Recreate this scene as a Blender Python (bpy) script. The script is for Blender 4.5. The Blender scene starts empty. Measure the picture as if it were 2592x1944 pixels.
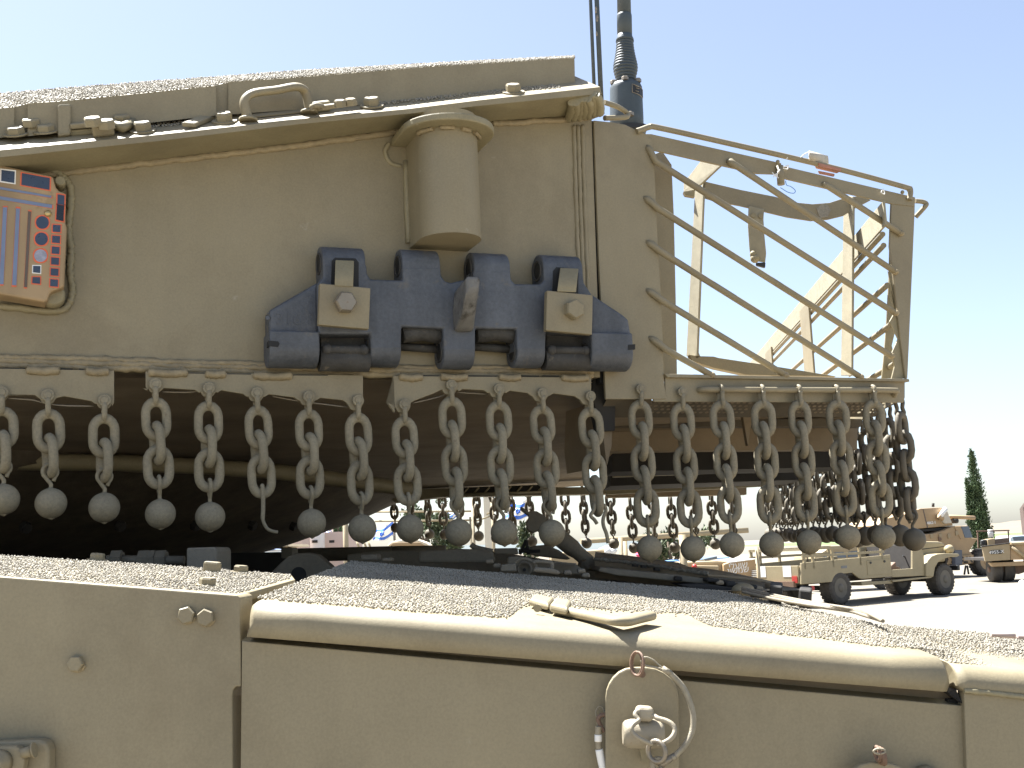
import bpy, bmesh, math, random
from mathutils import Vector as V, Matrix as M, Quaternion as Q
random.seed(7)
R = math.radians
sc = bpy.context.scene
col = sc.collection

# ---------------------------------------------------------------- camera
F_PX, CX, CY = 3000.0, 1296.0, 972.0          # focal length and centre of the 2592 x 1944 photograph
CAM = V((0, 0, 1.7))
PITCH, ROLL = R(8.0), R(2.6)
_F = V((0, math.cos(PITCH), math.sin(PITCH)))
_R0, _U0 = V((1, 0, 0)), V((0, -math.sin(PITCH), math.cos(PITCH)))
_R = _R0 * math.cos(ROLL) - _U0 * math.sin(ROLL)
_U = _U0 * math.cos(ROLL) + _R0 * math.sin(ROLL)
cd = bpy.data.cameras.new('camera'); cam = bpy.data.objects.new('camera', cd); col.objects.link(cam)
cd.sensor_width = 36.0; cd.lens = 36.0 * F_PX / 2592.0; cd.clip_start = 0.05; cd.clip_end = 6000
mw = M((( _R.x, _U.x, -_F.x, CAM.x), (_R.y, _U.y, -_F.y, CAM.y), (_R.z, _U.z, -_F.z, CAM.z), (0, 0, 0, 1)))
cam.matrix_world = mw
sc.camera = cam

# ---------------------------------------------------------------- sky, sun, exposure
SUN_EL, SUN_AZ = R(64), R(141)                # azimuth counted from +X towards +Y: behind the turret, to the left
sun_dir = V((math.cos(SUN_EL) * math.cos(SUN_AZ), math.cos(SUN_EL) * math.sin(SUN_AZ), math.sin(SUN_EL)))
w = bpy.data.worlds.new("World"); sc.world = w; w.use_nodes = True
nt = w.node_tree; nt.nodes.clear()
sky = nt.nodes.new('ShaderNodeTexSky'); sky.sky_type = 'NISHITA'; sky.sun_disc = False
sky.sun_elevation = SUN_EL; sky.sun_rotation = R(90) - SUN_AZ
sky.air_density = 0.8; sky.dust_density = 1.2; sky.ozone_density = 0.3; sky.altitude = 0
bg = nt.nodes.new('ShaderNodeBackground'); bg.inputs['Strength'].default_value = 0.056
wo = nt.nodes.new('ShaderNodeOutputWorld')
hsv = nt.nodes.new('ShaderNodeHueSaturation'); hsv.inputs['Saturation'].default_value = 0.84   # a pale, dusty summer sky
nt.links.new(sky.outputs[0], hsv.inputs['Color']); nt.links.new(hsv.outputs[0], bg.inputs[0]); nt.links.new(bg.outputs[0], wo.inputs[0])
ld = bpy.data.lights.new('sun', 'SUN'); ld.energy = 5.0; ld.angle = R(0.5); ld.color = (1.0, 0.99, 0.965)
sun = bpy.data.objects.new('sun', ld); col.objects.link(sun)
sun.rotation_euler = (-sun_dir).to_track_quat('-Z', 'Y').to_euler(); sun.location = (-6, 6, 14)
vs = sc.view_settings
vs.view_transform = 'Standard'; vs.look = 'None'; vs.gamma = 1.0; vs.use_curve_mapping = False
vs.exposure = 2.15

# ---------------------------------------------------------------- helpers: points
def ray(px, py):
    return _F + _R * ((px - CX) / F_PX) - _U * ((py - CY) / F_PX)
def at(px, py, Y):                            # the point seen at a pixel, at the world depth Y
    d = ray(px, py); return CAM + d * (Y / d.y)
def hit(px, py, p0, n):                       # ... on a real plane
    d = ray(px, py); return CAM + d * ((p0 - CAM).dot(n) / d.dot(n))
def ground(px, py): return hit(px, py, V((0, 0, 0)), V((0, 0, 1)))

class Frame:                                  # u along, w up, n outwards
    def __init__(s, o, u, n):
        s.o, s.u, s.n = o, u.normalized(), n.normalized(); s.w = s.n.cross(s.u) * -1
        if s.w.z < 0: s.w = -s.w
    def P(s, u, w, n=0): return s.o + s.u * u + s.w * w + s.n * n
    def px(s, x, y, n=0): return hit(x, y, s.o + s.n * n, s.n)
    def uw(s, x, y, n=0):
        d = s.px(x, y, n) - s.o; return d.dot(s.u), d.dot(s.w)

# ---------------------------------------------------------------- helpers: meshes
class MB:
    def __init__(s): s.v, s.f, s.s = [], [], []
    def add(s, vs_, fs, smooth=False):
        k = len(s.v); s.v += [V(p) for p in vs_]
        for f in fs: s.f.append([i + k for i in f]); s.s.append(smooth)
        return s
    def prism(s, pts, vec, smooth=False):     # polygon pushed along a vector
        n = len(pts); vec = V(vec)
        fs = [list(range(n))[::-1], [i + n for i in range(n)]]
        fs += [[i, (i + 1) % n, n + (i + 1) % n, n + i] for i in range(n)]
        return s.add([V(p) for p in pts] + [V(p) + vec for p in pts], fs, smooth)
    def quad(s, a, b, c, d): return s.add([a, b, c, d], [[0, 1, 2, 3]])
    def box(s, o, ex, ey, ez):                # corner box: origin and three edge vectors
        o, ex, ey, ez = V(o), V(ex), V(ey), V(ez)
        return s.prism([o, o + ex, o + ex + ey, o + ey], ez)
    def cbox(s, c, sx, sy, sz, rz=0, ry=0, rx=0):
        m = M.Rotation(rz, 3, 'Z') @ M.Rotation(ry, 3, 'Y') @ M.Rotation(rx, 3, 'X')
        ex, ey, ez = m @ V((sx, 0, 0)), m @ V((0, sy, 0)), m @ V((0, 0, sz))
        return s.box(V(c) - (ex + ey + ez) / 2, ex, ey, ez)
    def tube(s, pts, r, seg=10, closed=False, caps=True, jitter=0.0, flat=1.0):
        pts = [V(p) for p in pts]; n = len(pts)
        rs = r if isinstance(r, (list, tuple)) else [r] * n
        tan = []
        for i in range(n):
            a = pts[(i - 1) % n] if (closed or i) else pts[0]
            b = pts[(i + 1) % n] if (closed or i < n - 1) else pts[-1]
            tan.append((b - a).normalized())
        nrm = tan[0].orthogonal().normalized(); vv = []
        for i in range(n):
            if i: nrm = (tan[i - 1].rotation_difference(tan[i]) @ nrm)
            nrm = (nrm - tan[i] * nrm.dot(tan[i])).normalized(); bn = tan[i].cross(nrm)
            for j in range(seg):
                a = 2 * math.pi * j / seg
                rr = rs[i] * (1 + random.uniform(-jitter, jitter))
                vv.append(pts[i] + nrm * (math.cos(a) * rr) + bn * (math.sin(a) * rr * flat))
        fs = []
        for i in range(n if closed else n - 1):
            i2 = (i + 1) % n
            for j in range(seg):
                j2 = (j + 1) % seg
                fs.append([i * seg + j, i * seg + j2, i2 * seg + j2, i2 * seg + j])
        s.add(vv, fs, True)
        if caps and not closed:
            k = len(s.v) - n * seg
            s.f.append([k + j for j in range(seg)][::-1]); s.s.append(False)
            s.f.append([k + (n - 1) * seg + j for j in range(seg)]); s.s.append(False)
        return s
    def lathe(s, o, ax, prof, seg=24, a0=0, smooth=True):  # prof: (radius, height along the axis)
        o, ax = V(o), V(ax).normalized(); x = ax.orthogonal().normalized(); y = ax.cross(x); vv, fs = [], []
        for r, h in prof:
            for j in range(seg):
                a = a0 + 2 * math.pi * j / seg
                vv.append(o + ax * h + x * (math.cos(a) * r) + y * (math.sin(a) * r))
        for i in range(len(prof) - 1):
            for j in range(seg):
                j2 = (j + 1) % seg
                fs.append([i * seg + j, i * seg + j2, (i + 1) * seg + j2, (i + 1) * seg + j])
        s.add(vv, fs, smooth)
        k = len(s.v) - len(vv)
        for i, fl in ((0, True), (len(prof) - 1, False)):
            if prof[i][0] > 1e-6:
                c = [k + i * seg + j for j in range(seg)]; s.f.append(c[::-1] if fl else c); s.s.append(False)
        return s
    def ball(s, c, r, seg=24, rings=14, sz=1.0):
        prof = [(max(1e-7, r * math.sin(math.pi * i / rings)), -r * sz * math.cos(math.pi * i / rings)) for i in range(rings + 1)]
        return s.lathe(c, (0, 0, 1), prof, seg)
    def hexbolt(s, c, ax, af, h, a0=0.3, washer=0.0):   # hexagon head on an optional washer
        c, ax = V(c), V(ax).normalized()
        if washer: s.lathe(c, ax, [(washer, 0), (washer, h * .18)], 20, smooth=False)
        r = af / math.sqrt(3)
        s.lathe(c, ax, [(r, 0), (r, h * .8), (r * .86, h)], 6, a0, smooth=False)
        return s

ORG = {}
def wloc(o): return ORG.get(o.name, V((0, 0, 0)))
def obj(name, mb, mat, parent=None, world=True, bevel=0.0, seg=2, kind=None, label=None, weld=True, sharp=False):
    me = bpy.data.meshes.new(name)
    off = wloc(parent) if (world and parent) else V((0, 0, 0))
    me.from_pydata([tuple(p - off) for p in mb.v], [], mb.f)
    me.polygons.foreach_set('use_smooth', mb.s)
    b = bmesh.new(); b.from_mesh(me)
    if weld: bmesh.ops.remove_doubles(b, verts=b.verts, dist=1e-6)
    bmesh.ops.recalc_face_normals(b, faces=b.faces); b.to_mesh(me); b.free()
    if sharp:
        me.polygons.foreach_set('use_smooth', [True] * len(me.polygons)); me.set_sharp_from_angle(angle=R(38))
    if mat: me.materials.append(mat)
    o = bpy.data.objects.new(name, me); col.objects.link(o)
    if parent: o.parent = parent; ORG[o.name] = off
    if bevel:
        m = o.modifiers.new('bevel', 'BEVEL'); m.width = bevel; m.segments = seg; m.limit_method = 'ANGLE'; m.angle_limit = R(35)
        m.use_clamp_overlap = True
    if kind: o['kind'] = kind
    if label: o['label'] = label
    return o
def tag(o, label=None, cat=None, group=None, kind=None):
    if label: o['label'] = label
    if cat: o['category'] = cat
    if group: o['group'] = group
    if kind: o['kind'] = kind
    return o
def thing(name, label, cat, loc=(0, 0, 0), rz=0, group=None):
    o = bpy.data.objects.new(name, None); col.objects.link(o); o.empty_display_size = .05
    o.location = loc; o.rotation_euler = (0, 0, rz); ORG[o.name] = V(loc)
    return tag(o, label, cat, group)
def share(src, name, parent, loc, rot=None, scale=None):    # another object on the same mesh
    o = src.copy() if src.users_collection else bpy.data.objects.new(name, src.data)
    o.name = name; col.objects.link(o); o.parent = parent; o.location = loc
    if rot is not None: o.rotation_mode = 'QUATERNION'; o.rotation_quaternion = rot
    if scale: o.scale = scale
    return o
def copy_tree(root, loc, rz=None, label=None, group=None):
    r = root.copy(); col.objects.link(r); r.location = loc; ORG[r.name] = V(loc)
    if rz is not None: r.rotation_euler = (0, 0, rz)
    if label: r['label'] = label
    if group: r['group'] = group
    for ch in list(root.children):
        c = ch.copy(); col.objects.link(c); c.parent = r
        for g in list(ch.children):
            d = g.copy(); col.objects.link(d); d.parent = c
    return r
def arc(c, r, a0, a1, ex, ey, n=10):
    return [V(c) + V(ex) * (r * math.cos(a0 + (a1 - a0) * i / n)) + V(ey) * (r * math.sin(a0 + (a1 - a0) * i / n)) for i in range(n + 1)]
def curve(pts, n=8):                          # Catmull-Rom through points
    pts = [V(p) for p in pts]; out = []
    for i in range(len(pts) - 1):
        p0, p1, p2, p3 = pts[max(0, i - 1)], pts[i], pts[i + 1], pts[min(len(pts) - 1, i + 2)]
        for k in range(n):
            t = k / n
            out.append(.5 * ((2 * p1) + (p2 - p0) * t + (2 * p0 - 5 * p1 + 4 * p2 - p3) * t * t + (3 * p1 - p0 - 3 * p2 + p3) * t ** 3))
    return out + [pts[-1]]
def text(name, s, mat, mtx, size, parent, depth=.002, stretch=1.0, label=None):
    cu = bpy.data.curves.new(name, 'FONT'); cu.body = s; cu.size = size; cu.align_x = 'CENTER'; cu.align_y = 'CENTER'; cu.extrude = depth
    cu.resolution_u = 3
    t = bpy.data.objects.new('tmp', cu); col.objects.link(t)
    bpy.context.view_layer.update()
    me = bpy.data.meshes.new_from_object(t.evaluated_get(bpy.context.evaluated_depsgraph_get())); me.name = name
    bpy.data.objects.remove(t)
    me.transform(mtx @ M.Diagonal((stretch, 1, 1, 1))); me.materials.clear(); me.materials.append(mat)
    o = bpy.data.objects.new(name, me); col.objects.link(o); o.parent = parent
    if label: o['label'] = label
    return o

# ---------------------------------------------------------------- materials
def mat(name, c, rough=.6, var=.10, scale=6.0, bump=.0, bscale=300.0, metal=0.0, spots=None, spotscale=40., spotamt=.62, grain=0.0, spec=.5, streak=0.0, grime=0.0):
    m = bpy.data.materials.new(name); m.use_nodes = True; t = m.node_tree; N, L = t.nodes, t.links
    p = N['Principled BSDF']; p.inputs['Roughness'].default_value = rough; p.inputs['Metallic'].default_value = metal
    p.inputs['Specular IOR Level'].default_value = spec
    tc = N.new('ShaderNodeNewGeometry').outputs['Position']
    def noise(sc_, det=4, ro=.6):
        n = N.new('ShaderNodeTexNoise'); n.inputs['Scale'].default_value = sc_; n.inputs['Detail'].default_value = det
        n.inputs['Roughness'].default_value = ro; L.new(tc, n.inputs['Vector']); return n.outputs['Fac']
    def ramp(f, a, b, c0, c1):
        r = N.new('ShaderNodeValToRGB'); L.new(f, r.inputs[0]); e = r.color_ramp.elements
        e[0].position, e[1].position = a, b; e[0].color, e[1].color = (*c0, 1), (*c1, 1); return r.outputs[0]
    lo = tuple(x * (1 - var) for x in c); hi = tuple(min(1, x * (1 + var)) for x in c)
    out = ramp(noise(scale), .3, .7, lo, hi)
    if grain:
        mx = N.new('ShaderNodeMix'); mx.data_type = 'RGBA'; mx.blend_type = 'MULTIPLY'; mx.inputs[0].default_value = 1
        L.new(out, mx.inputs[6]); L.new(ramp(noise(bscale * .7, 3, .7), .3, .7, (1 - grain,) * 3, (1 + grain * .6,) * 3), mx.inputs[7]); out = mx.outputs[2]
    if streak:                                # faint run marks and dust down the face
        vm = N.new('ShaderNodeVectorMath'); vm.operation = 'MULTIPLY'; L.new(tc, vm.inputs[0]); vm.inputs[1].default_value = (24, 24, 2.2)
        ns = N.new('ShaderNodeTexNoise'); ns.inputs['Scale'].default_value = 1; ns.inputs['Detail'].default_value = 3; L.new(vm.outputs[0], ns.inputs['Vector'])
        mx = N.new('ShaderNodeMix'); mx.data_type = 'RGBA'; mx.blend_type = 'MULTIPLY'; mx.inputs[0].default_value = 1
        L.new(out, mx.inputs[6]); L.new(ramp(ns.outputs['Fac'], .35, .72, (1 - streak * .6,) * 3, (1 + streak,) * 3), mx.inputs[7]); out = mx.outputs[2]
    if spots:
        mx = N.new('ShaderNodeMix'); mx.data_type = 'RGBA'
        f = ramp(noise(spotscale, 6, .65), spotamt, spotamt + .09, (0, 0, 0), (1, 1, 1)); L.new(f, mx.inputs[0])
        L.new(out, mx.inputs[6]); mx.inputs[7].default_value = (*spots, 1); out = mx.outputs[2]
    if grime:                                 # soft brownish stains of old dirt
        mx = N.new('ShaderNodeMix'); mx.data_type = 'RGBA'
        L.new(ramp(noise(5.5, 8, .72), .47, .78, (0, 0, 0), (grime,) * 3), mx.inputs[0]); L.new(out, mx.inputs[6]); mx.inputs[7].default_value = (.15, .115, .066, 1); out = mx.outputs[2]
    L.new(out, p.inputs['Base Color'])
    rr = N.new('ShaderNodeMapRange'); L.new(noise(scale * 5), rr.inputs[0]); rr.inputs[3].default_value = max(.05, rough - .12); rr.inputs[4].default_value = min(1, rough + .12)
    L.new(rr.outputs[0], p.inputs['Roughness'])
    if bump:
        b = N.new('ShaderNodeBump'); b.inputs['Strength'].default_value = 1; b.inputs['Distance'].default_value = bump
        L.new(noise(bscale, 5, .65), b.inputs['Height']); L.new(b.outputs[0], p.inputs['Normal'])
    return m
KH = (.250, .211, .132)
PAINT = mat('khaki_paint', KH, .6, .09, 3.5, .00018, 420, spots=(.36, .33, .26), spotscale=21, spotamt=.685, grain=.10, streak=.04, grime=.55)
PAINT2 = mat('khaki_paint_worn', (.262, .226, .136), .6, .10, 9, .0003, 300, spots=(.36, .32, .25), spotscale=45, spotamt=.66, grain=.12, grime=.5)
WELD = mat('painted_weld', (.275, .220, .130), .6, .14, 30, .0015, 160, grain=.15)
GRIT = mat('painted_grit', (.27, .243, .19), .7, .20, 7, grain=.30, bscale=330)
PERF = mat('shaded_sheet_paint', (.12, .10, .07), .75, .2, 9, .0006, 200)  # khaki darkened, the shade under the basket is in the colour
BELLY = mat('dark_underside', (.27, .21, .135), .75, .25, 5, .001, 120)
DARK_SHADE = mat('dark_shade_paint', (.028, .025, .021), .8, .3, 4)  # near black that puts deep shade into the colour, also on dark fittings
LINKM = mat('blued_cast_steel', (.076, .083, .096), .5, .18, 8, .0012, 200, spots=(.125, .115, .10), spotscale=24, spotamt=.6, streak=.25, grain=.2)
LINKD = mat('dirty_cast_steel', (.050, .047, .042), .7, .35, 25, .002, 160, spots=(.13, .11, .08), spotscale=60, spotamt=.6)
BALLM = mat('cast_ball_paint', (.242, .208, .138), .7, .12, 14, .0007, 300, grain=.2, spots=(.16, .115, .07), spotscale=70, spotamt=.66)
FARCH = mat('shaded_chain_paint', (.125, .107, .075), .7, .2, 20, .0006, 300)  # darker copy of the chain paint, with the rear rows' shade mixed in
RUBBER_AND_HOLES = mat('black_rubber_and_holes', (.012, .012, .012), .7, .2, 10)  # rubber seal, and flat black standing for the dark inside holes and slots
ANT = mat('antenna_coating', (.052, .068, .078), .55, .14, 20, .0004, 300, spots=(.2, .2, .19), spotscale=60, spotamt=.68)
STEEL = mat('bare_steel', (.25, .215, .165), .4, .15, 30, .0004, 400, metal=.4, spots=(.2, .12, .06), spotscale=120, spotamt=.62)
RUST = mat('rusty_steel', (.17, .105, .070), .7, .3, 60, .0008, 300)
CABLE = mat('galvanised_cable', (.30, .26, .185), .5, .2, 80, .0008, 900)
WEB = mat('khaki_webbing', (.30, .27, .19), .85, .12, 30, .0006, 700)
CLOTH = mat('pale_canvas', (.46, .42, .35), .9, .1, 20, .0006, 600)
REDP = mat('red_outline_paint', (.66, .13, .055), .6, .12, 30)
PBODY = mat('panel_body_paint', (.315, .22, .12), .6, .10, 9, .0003, 300, spots=(.26, .19, .10), spotscale=22, spotamt=.6, streak=.2)
GLASS = mat('dark_blue_window', (.035, .050, .085), .3, .15, 30)
GLASSB = mat('black_window', (.012, .012, .016), .25, .2, 30)
BLUEST = mat('blue_grey_strip', (.16, .20, .30), .35, .1, 30)
BROWNST = mat('brown_strip', (.11, .08, .06), .5, .1, 30)
LENS = mat('pale_lens', (.30, .30, .36), .25, .25, 90)
PINK = mat('faded_red_webbing', (.36, .17, .12), .8, .15, 40)
WHITEM = mat('white_paint', (.78, .77, .74), .5, .04, 20)
BLACKM = mat('black_paint', (.02, .02, .02), .5, .1, 20)
TAN = mat('tan_vehicle_paint', (.33, .255, .15), .6, .10, 1.5, .001, 30, grain=.05)
TAND = mat('ochre_vehicle_paint', (.36, .245, .13), .6, .10, 1.5, .001, 30, grain=.05)
OLIVE = mat('khaki_truck_paint', (.31, .255, .15), .6, .09, 1.8, .001, 30, grain=.06)
TYRE = mat('dusty_tyre', (.075, .066, .055), .85, .25, 8, .004, 40)
WELL = mat('dark_interior', (.035, .03, .025), .8, .2, 5)
REDM = mat('red_paint', (.45, .04, .03), .5, .1, 10)
BLUEM = mat('blue_tarp', (.12, .28, .55), .5, .1, 10)
FLAGB = mat('flag_blue', (.05, .15, .60), .8, .05, 10)
FLAGW = mat('flag_white', (.80, .80, .80), .8, .03, 10)
SAND = mat('pale_gravel_ground', (.172, .152, .118), .95, .08, .35, .01, 12, grain=.10)
POST = mat('cream_timber', (.36, .29, .18), .7, .12, 3, .002, 20)
PINKW = mat('pink_render', (.62, .47, .40), .85, .04, .6)
WHITEW = mat('white_render', (.80, .77, .72), .85, .03, .6)
LEAF = mat('cypress_foliage', (.050, .085, .030), .75, .35, 1.6)
LEAF2 = mat('olive_foliage', (.085, .11, .05), .75, .3, 1.6)
BARK = mat('bark', (.12, .09, .06), .9, .2, 8, .01, 14)
FIELD = mat('green_field', (.10, .15, .045), .9, .15, .05)
DRY = mat('dry_hill', (.15, .125, .09), .95, .15, .02)
HILL = mat('far_hill', (.075, .09, .09), .95, .2, .01)
WIND = mat('windscreen_glass', (.10, .13, .17), .12, .1, 2)
# ================================================================ the tank turret
p1 = CAM + ray(9, 1264) * 1.89; p2 = CAM + ray(2236, 1360) * 2.48      # both ends of the row of balls
uu = V((p2.x - p1.x, p2.y - p1.y, 0)).normalized()
nn = V((uu.y, -uu.x, 0))
UP = V((0, 0, 1))
T = Frame(V((p1.x, p1.y, CAM.z)) - nn * .035, uu, nn)                     # the outer face of the side wall
turret = thing('tank_turret', 'khaki tank turret with flat side wall and overhanging roof plate', 'turret', T.P(0.4, 0, -1.2))

def wl(pts, n=0): return [T.px(x, y, n) for x, y in pts]
# side wall
top = [(-120, 440), (134, 425), (750, 355), (1246, 300), (1497, 285)]
bot = [(1519, 955), (920, 950), (600, 943), (300, 935), (-120, 928)]
obj('side_wall', MB().prism(wl(top + bot), nn * -.045), PAINT, turret)
# roof: outer edge 10 cm in front of the wall, then rising inwards
ES = .10
e_top = wl([(-120, 394), (0, 380), (400, 341), (750, 303), (1031, 276), (1210, 254), (1519, 220)], ES)
e_bot = wl([(-120, 410), (0, 398), (400, 357), (750, 315), (1031, 288), (1212, 268), (1523, 237)], ES)
s_low = wl([(-120, 468), (0, 454), (400, 405), (750, 363), (1010, 328), (1246, 308), (1519, 288)], 0.001)
SL = R(31)
inn = -nn * math.cos(SL) + UP * math.sin(SL)
k = len(e_top)
mb = MB()
vv = e_top + e_bot + [p + inn * .30 for p in e_top]
mb.add(vv, [[i, i + 1, k + i + 1, k + i] for i in range(k - 1)] + [[i, i + 1, 2 * k + i + 1, 2 * k + i] for i in range(k - 1)])
mb.add([e_top[-1], e_bot[-1], e_bot[-1] - nn * .12, e_top[-1] + inn * .12], [[0, 1, 2, 3]])
obj('roof_plate', mb, PAINT, turret)
mb = MB().add(e_bot + s_low, [[i, i + 1, k + i + 1, k + i] for i in range(k - 1)])
mb.add([e_bot[-1], s_low[-1], s_low[-1] - nn * .03, e_bot[-1] - nn * .13], [[0, 1, 2, 3]])
obj('eave_plate', mb, PAINT2, turret)
# rough weld at the right end of the eave
mb = MB()
for i in range(7):
    t = i / 6
    a = T.px(1448 + 10 * i, 258 - 3 * i + 4 * math.sin(i * 2.1), ES - .012 + .014 * t); b = T.px(1440 + 13 * i, 300 - 2 * i, .012 + .05 * t)
    mb.tube(curve([a, (a + b) / 2 + nn * .008, b], 6), .009, 8, jitter=.12)
mb.prism([T.px(1497, 240, .05), T.px(1524, 236, .06), T.px(1528, 268, .05), T.px(1512, 292, .02), T.px(1492, 300, .012)], -nn * .05)
obj('weld_bead', mb, PAINT2, turret)
# weld bead where eave meets wall, and along the foot of the wall
def bead(pts, r, n, j=.25, step=5, name='weld_bead', m=None):
    a = curve(wl(pts, n), step); a = [p + V((0, random.uniform(-.001, .001), random.uniform(-.0012, .0012))) for p in a]
    return obj(name, MB().tube(a, r, 8, jitter=j), m or WELD, turret)
bead([(-60, 461), (134, 441), (470, 402), (750, 369), (1015, 334)], .0065, .001, .16, 26)
bead([(1246, 314), (1442, 302), (1500, 292)], .006, .001, .16, 26)
for q, (dy, r) in enumerate(((-21, .0055), (-12, .0065), (-2, .0065))):
    bead([(-60, 926 + dy), (150, 929 + dy + random.uniform(-2, 2)), (420, 937 + dy), (680, 944 + dy), (960, 950 + dy + random.uniform(-2, 2)), (1250, 952 + dy), (1500, 952 + dy)], r, .002, .22, 22)
for x0 in (1452, 1463, 1474):
    bead([(x0, 318), (x0 + 5, 480), (x0 + 13, 700), (x0 + 20, 940)], .0045, .000, .2, 16, m=PAINT)
# black rubber strip in the joint to the basket
obj('rubber_seal', MB().prism(wl([(1490, 306), (1503, 306), (1531, 970), (1519, 970)], -.015), -nn * .05), RUBBER_AND_HOLES, turret)
obj('added_gap_block', MB().prism(wl([(1500, 930), (1560, 930), (1556, 1090), (1520, 1090), (1500, 1000)], -.035), -nn * .03), DARK_SHADE, turret)  # added dark block, shuts out bright sky beside the joint
# inner body of the turret: belly, ring, far wall, rear wall (solid, so that it shades the deck)
zb = T.px(900, 950).z
zf = zb - .055
far_a = V((-3.2, 6.6, 0)); far_b = V((0.32, 5.35, 0)); near_a = T.P(-1.2, 0, -.03); near_b = T.P(T.uw(1512, 900)[0], 0, -.03)
def z_(p, z): return V((p.x, p.y, z))
mb = MB()
A, B_, C_, D_ = z_(near_a, zb - .004), z_(near_b, zb - .004), z_(far_b, zf), z_(far_a, zf)
H = .42
mb.add([A, B_, C_, D_, A + UP * H, B_ + UP * (H - .06), C_ + UP * (H + .2), D_ + UP * (H + .2)], [[0, 1, 2, 3], [1, 2, 6, 5], [2, 3, 7, 6], [4, 5, 6, 7]])
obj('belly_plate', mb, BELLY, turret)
# ridge across the belly, lit from below, and the far lip
rid = [at(-60, 1168, 3.0), at(300, 1172, 3.1), at(700, 1195, 3.35), at(1046, 1240, 3.7)]
mb = MB().tube(curve(rid, 8), [.022] * 25, 8, jitter=.08); obj('belly_ridge', mb, PAINT2, turret)
# the turret ring: a wide cone standing on the hull
rc = V((-3.28, 5.0, 0))
mb = MB(); n = 140; prof = [(1.90, 1.60), (1.96, 1.69), (2.30, 1.78), (2.62, 1.88), (2.80, 1.955), (2.86, 1.975), (2.87, 2.06)]
mb.lathe(rc, UP, prof, n); obj('turret_ring', mb, mat('shade_darkened_ring_paint', (.105, .084, .056), .8, .3, 5, .001, 90, grain=.15, streak=.2), turret)  # ring paint darkened to carry the deep shade below the turret
mb = MB()
for i in range(9):
    a = R(-62 + i * 7); c = rc + V((math.cos(a) * 2.5, math.sin(a) * 2.5, 1.83)); mb.hexbolt(c, (math.cos(a), math.sin(a), -.5), .03, .02)
obj('ring_bolt', mb, DARK_SHADE, turret, kind='stuff')
# a boxed lip with a slotted grille across the far underside
def lip(x0, x1, y0, y1, Y, dz=.02):
    return MB().box(at(x0, y1, Y), at(x1, y1, Y) - at(x0, y1, Y), V((0, .06, 0)), V((0, 0, (y1 - y0) / F_PX * Y)))
obj('belly_lip', MB().prism([at(1000, 1272, 5.0), at(1120, 1258, 5.0), at(1560, 1250, 4.9), at(1560, 1232, 4.9), at(1120, 1236, 5.0), at(960, 1240, 5.0)], V((0, .10, 0))), PAINT2, turret)
gr = obj('belly_grille', MB().prism([at(1165, 1250, 4.86), at(1395, 1243, 4.86), at(1395, 1226, 4.86), at(1165, 1234, 4.86)], V((0, .03, 0))), DARK_SHADE, turret)
mb = MB()
for i in range(9): mb.tube([at(1172 + i * 27, 1250 - .8 * i, 4.84), at(1186 + i * 27, 1234 - .8 * i, 4.84)], .004, 6)
mb.tube([at(1165, 1251, 4.84), at(1395, 1244, 4.84)], .004, 6); obj('grille_bar', mb, PAINT2, gr)

# ---- armour module on the roof
o_r = e_top[3]; roof_n = uu.cross(inn); 
edge_u = (e_top[-1] - e_top[0]).normalized(); roof_n = edge_u.cross(inn).normalized()
if roof_n.z < 0: roof_n = -roof_n
def onroof(x, y, lift=0.0): return hit(x, y + lift * 1350, o_r, roof_n) + roof_n * lift
mn = (onroof(1456, 222) - T.o).dot(nn) * .5 + (onroof(100, 335) - T.o).dot(nn) * .5
def module(fx, n0, gx):
    face = wl(fx, n0); top2 = wl(gx, n0)
    return face, top2
DEP = .28
BACK = [(-130, 249), (0, 237), (230, 218), (400, 206), (590, 192), (750, 180), (1000, 166), (1200, 155), (1450, 142.5)]
def back_y(x):
    for (x0, y0), (x1, y1) in zip(BACK, BACK[1:]):
        if x <= x1 or x1 == BACK[-1][0]: return y0 + (y1 - y0) * (x - x0) / (x1 - x0)
def mod_panel(bx, tx, dn, name='armour_module'):
    b = wl(bx, mn + dn); t = wl(tx, mn + dn); k_ = wl([(x, back_y(x)) for x, y in tx], mn - DEP)
    mb = MB(); m_ = len(t)
    mb.add(b + t, [list(range(m_)) + list(range(2 * m_ - 1, m_ - 1, -1))] if len(b) == m_ else [[0, 1] + [len(b) + i for i in range(m_ - 1, -1, -1)]])
    mb.add(t + k_, [[i, i + 1, m_ + i + 1, m_ + i] for i in range(m_ - 1)])
    mb.add([b[-1], t[-1], k_[-1], b[-1] - nn * DEP], [[0, 1, 2, 3]])
    mb.add([b[0], t[0], k_[0], b[0] - nn * DEP], [[0, 1, 2, 3]])
    return obj(name, mb, PAINT, turret), (t, k_)
mp1, tm1 = mod_panel([(578, 290), (1456, 226)], [(578, 207), (750, 196), (1100, 168), (1454, 147)], 0)
mp2, tm2 = mod_panel([(70, 345), (548, 292)], [(70, 261), (145, 257), (300, 242), (546, 217)], .010)
mp3, tm3 = mod_panel([(-130, 362), (36, 345)], [(-130, 284), (36, 271)], .0)
mp4, tm4 = mod_panel([(545, 292), (584, 287)], [(545, 216), (584, 207)], -.006, 'module_joint')
mp5, tm5 = mod_panel([(34, 350), (74, 344)], [(34, 271), (74, 261)], -.006, 'module_joint')
obj('module_post', MB().prism(wl([(146, 345), (180, 341), (180, 262), (146, 262)], mn + .02), -nn * .03), PAINT, turret, bevel=.004)

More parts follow.
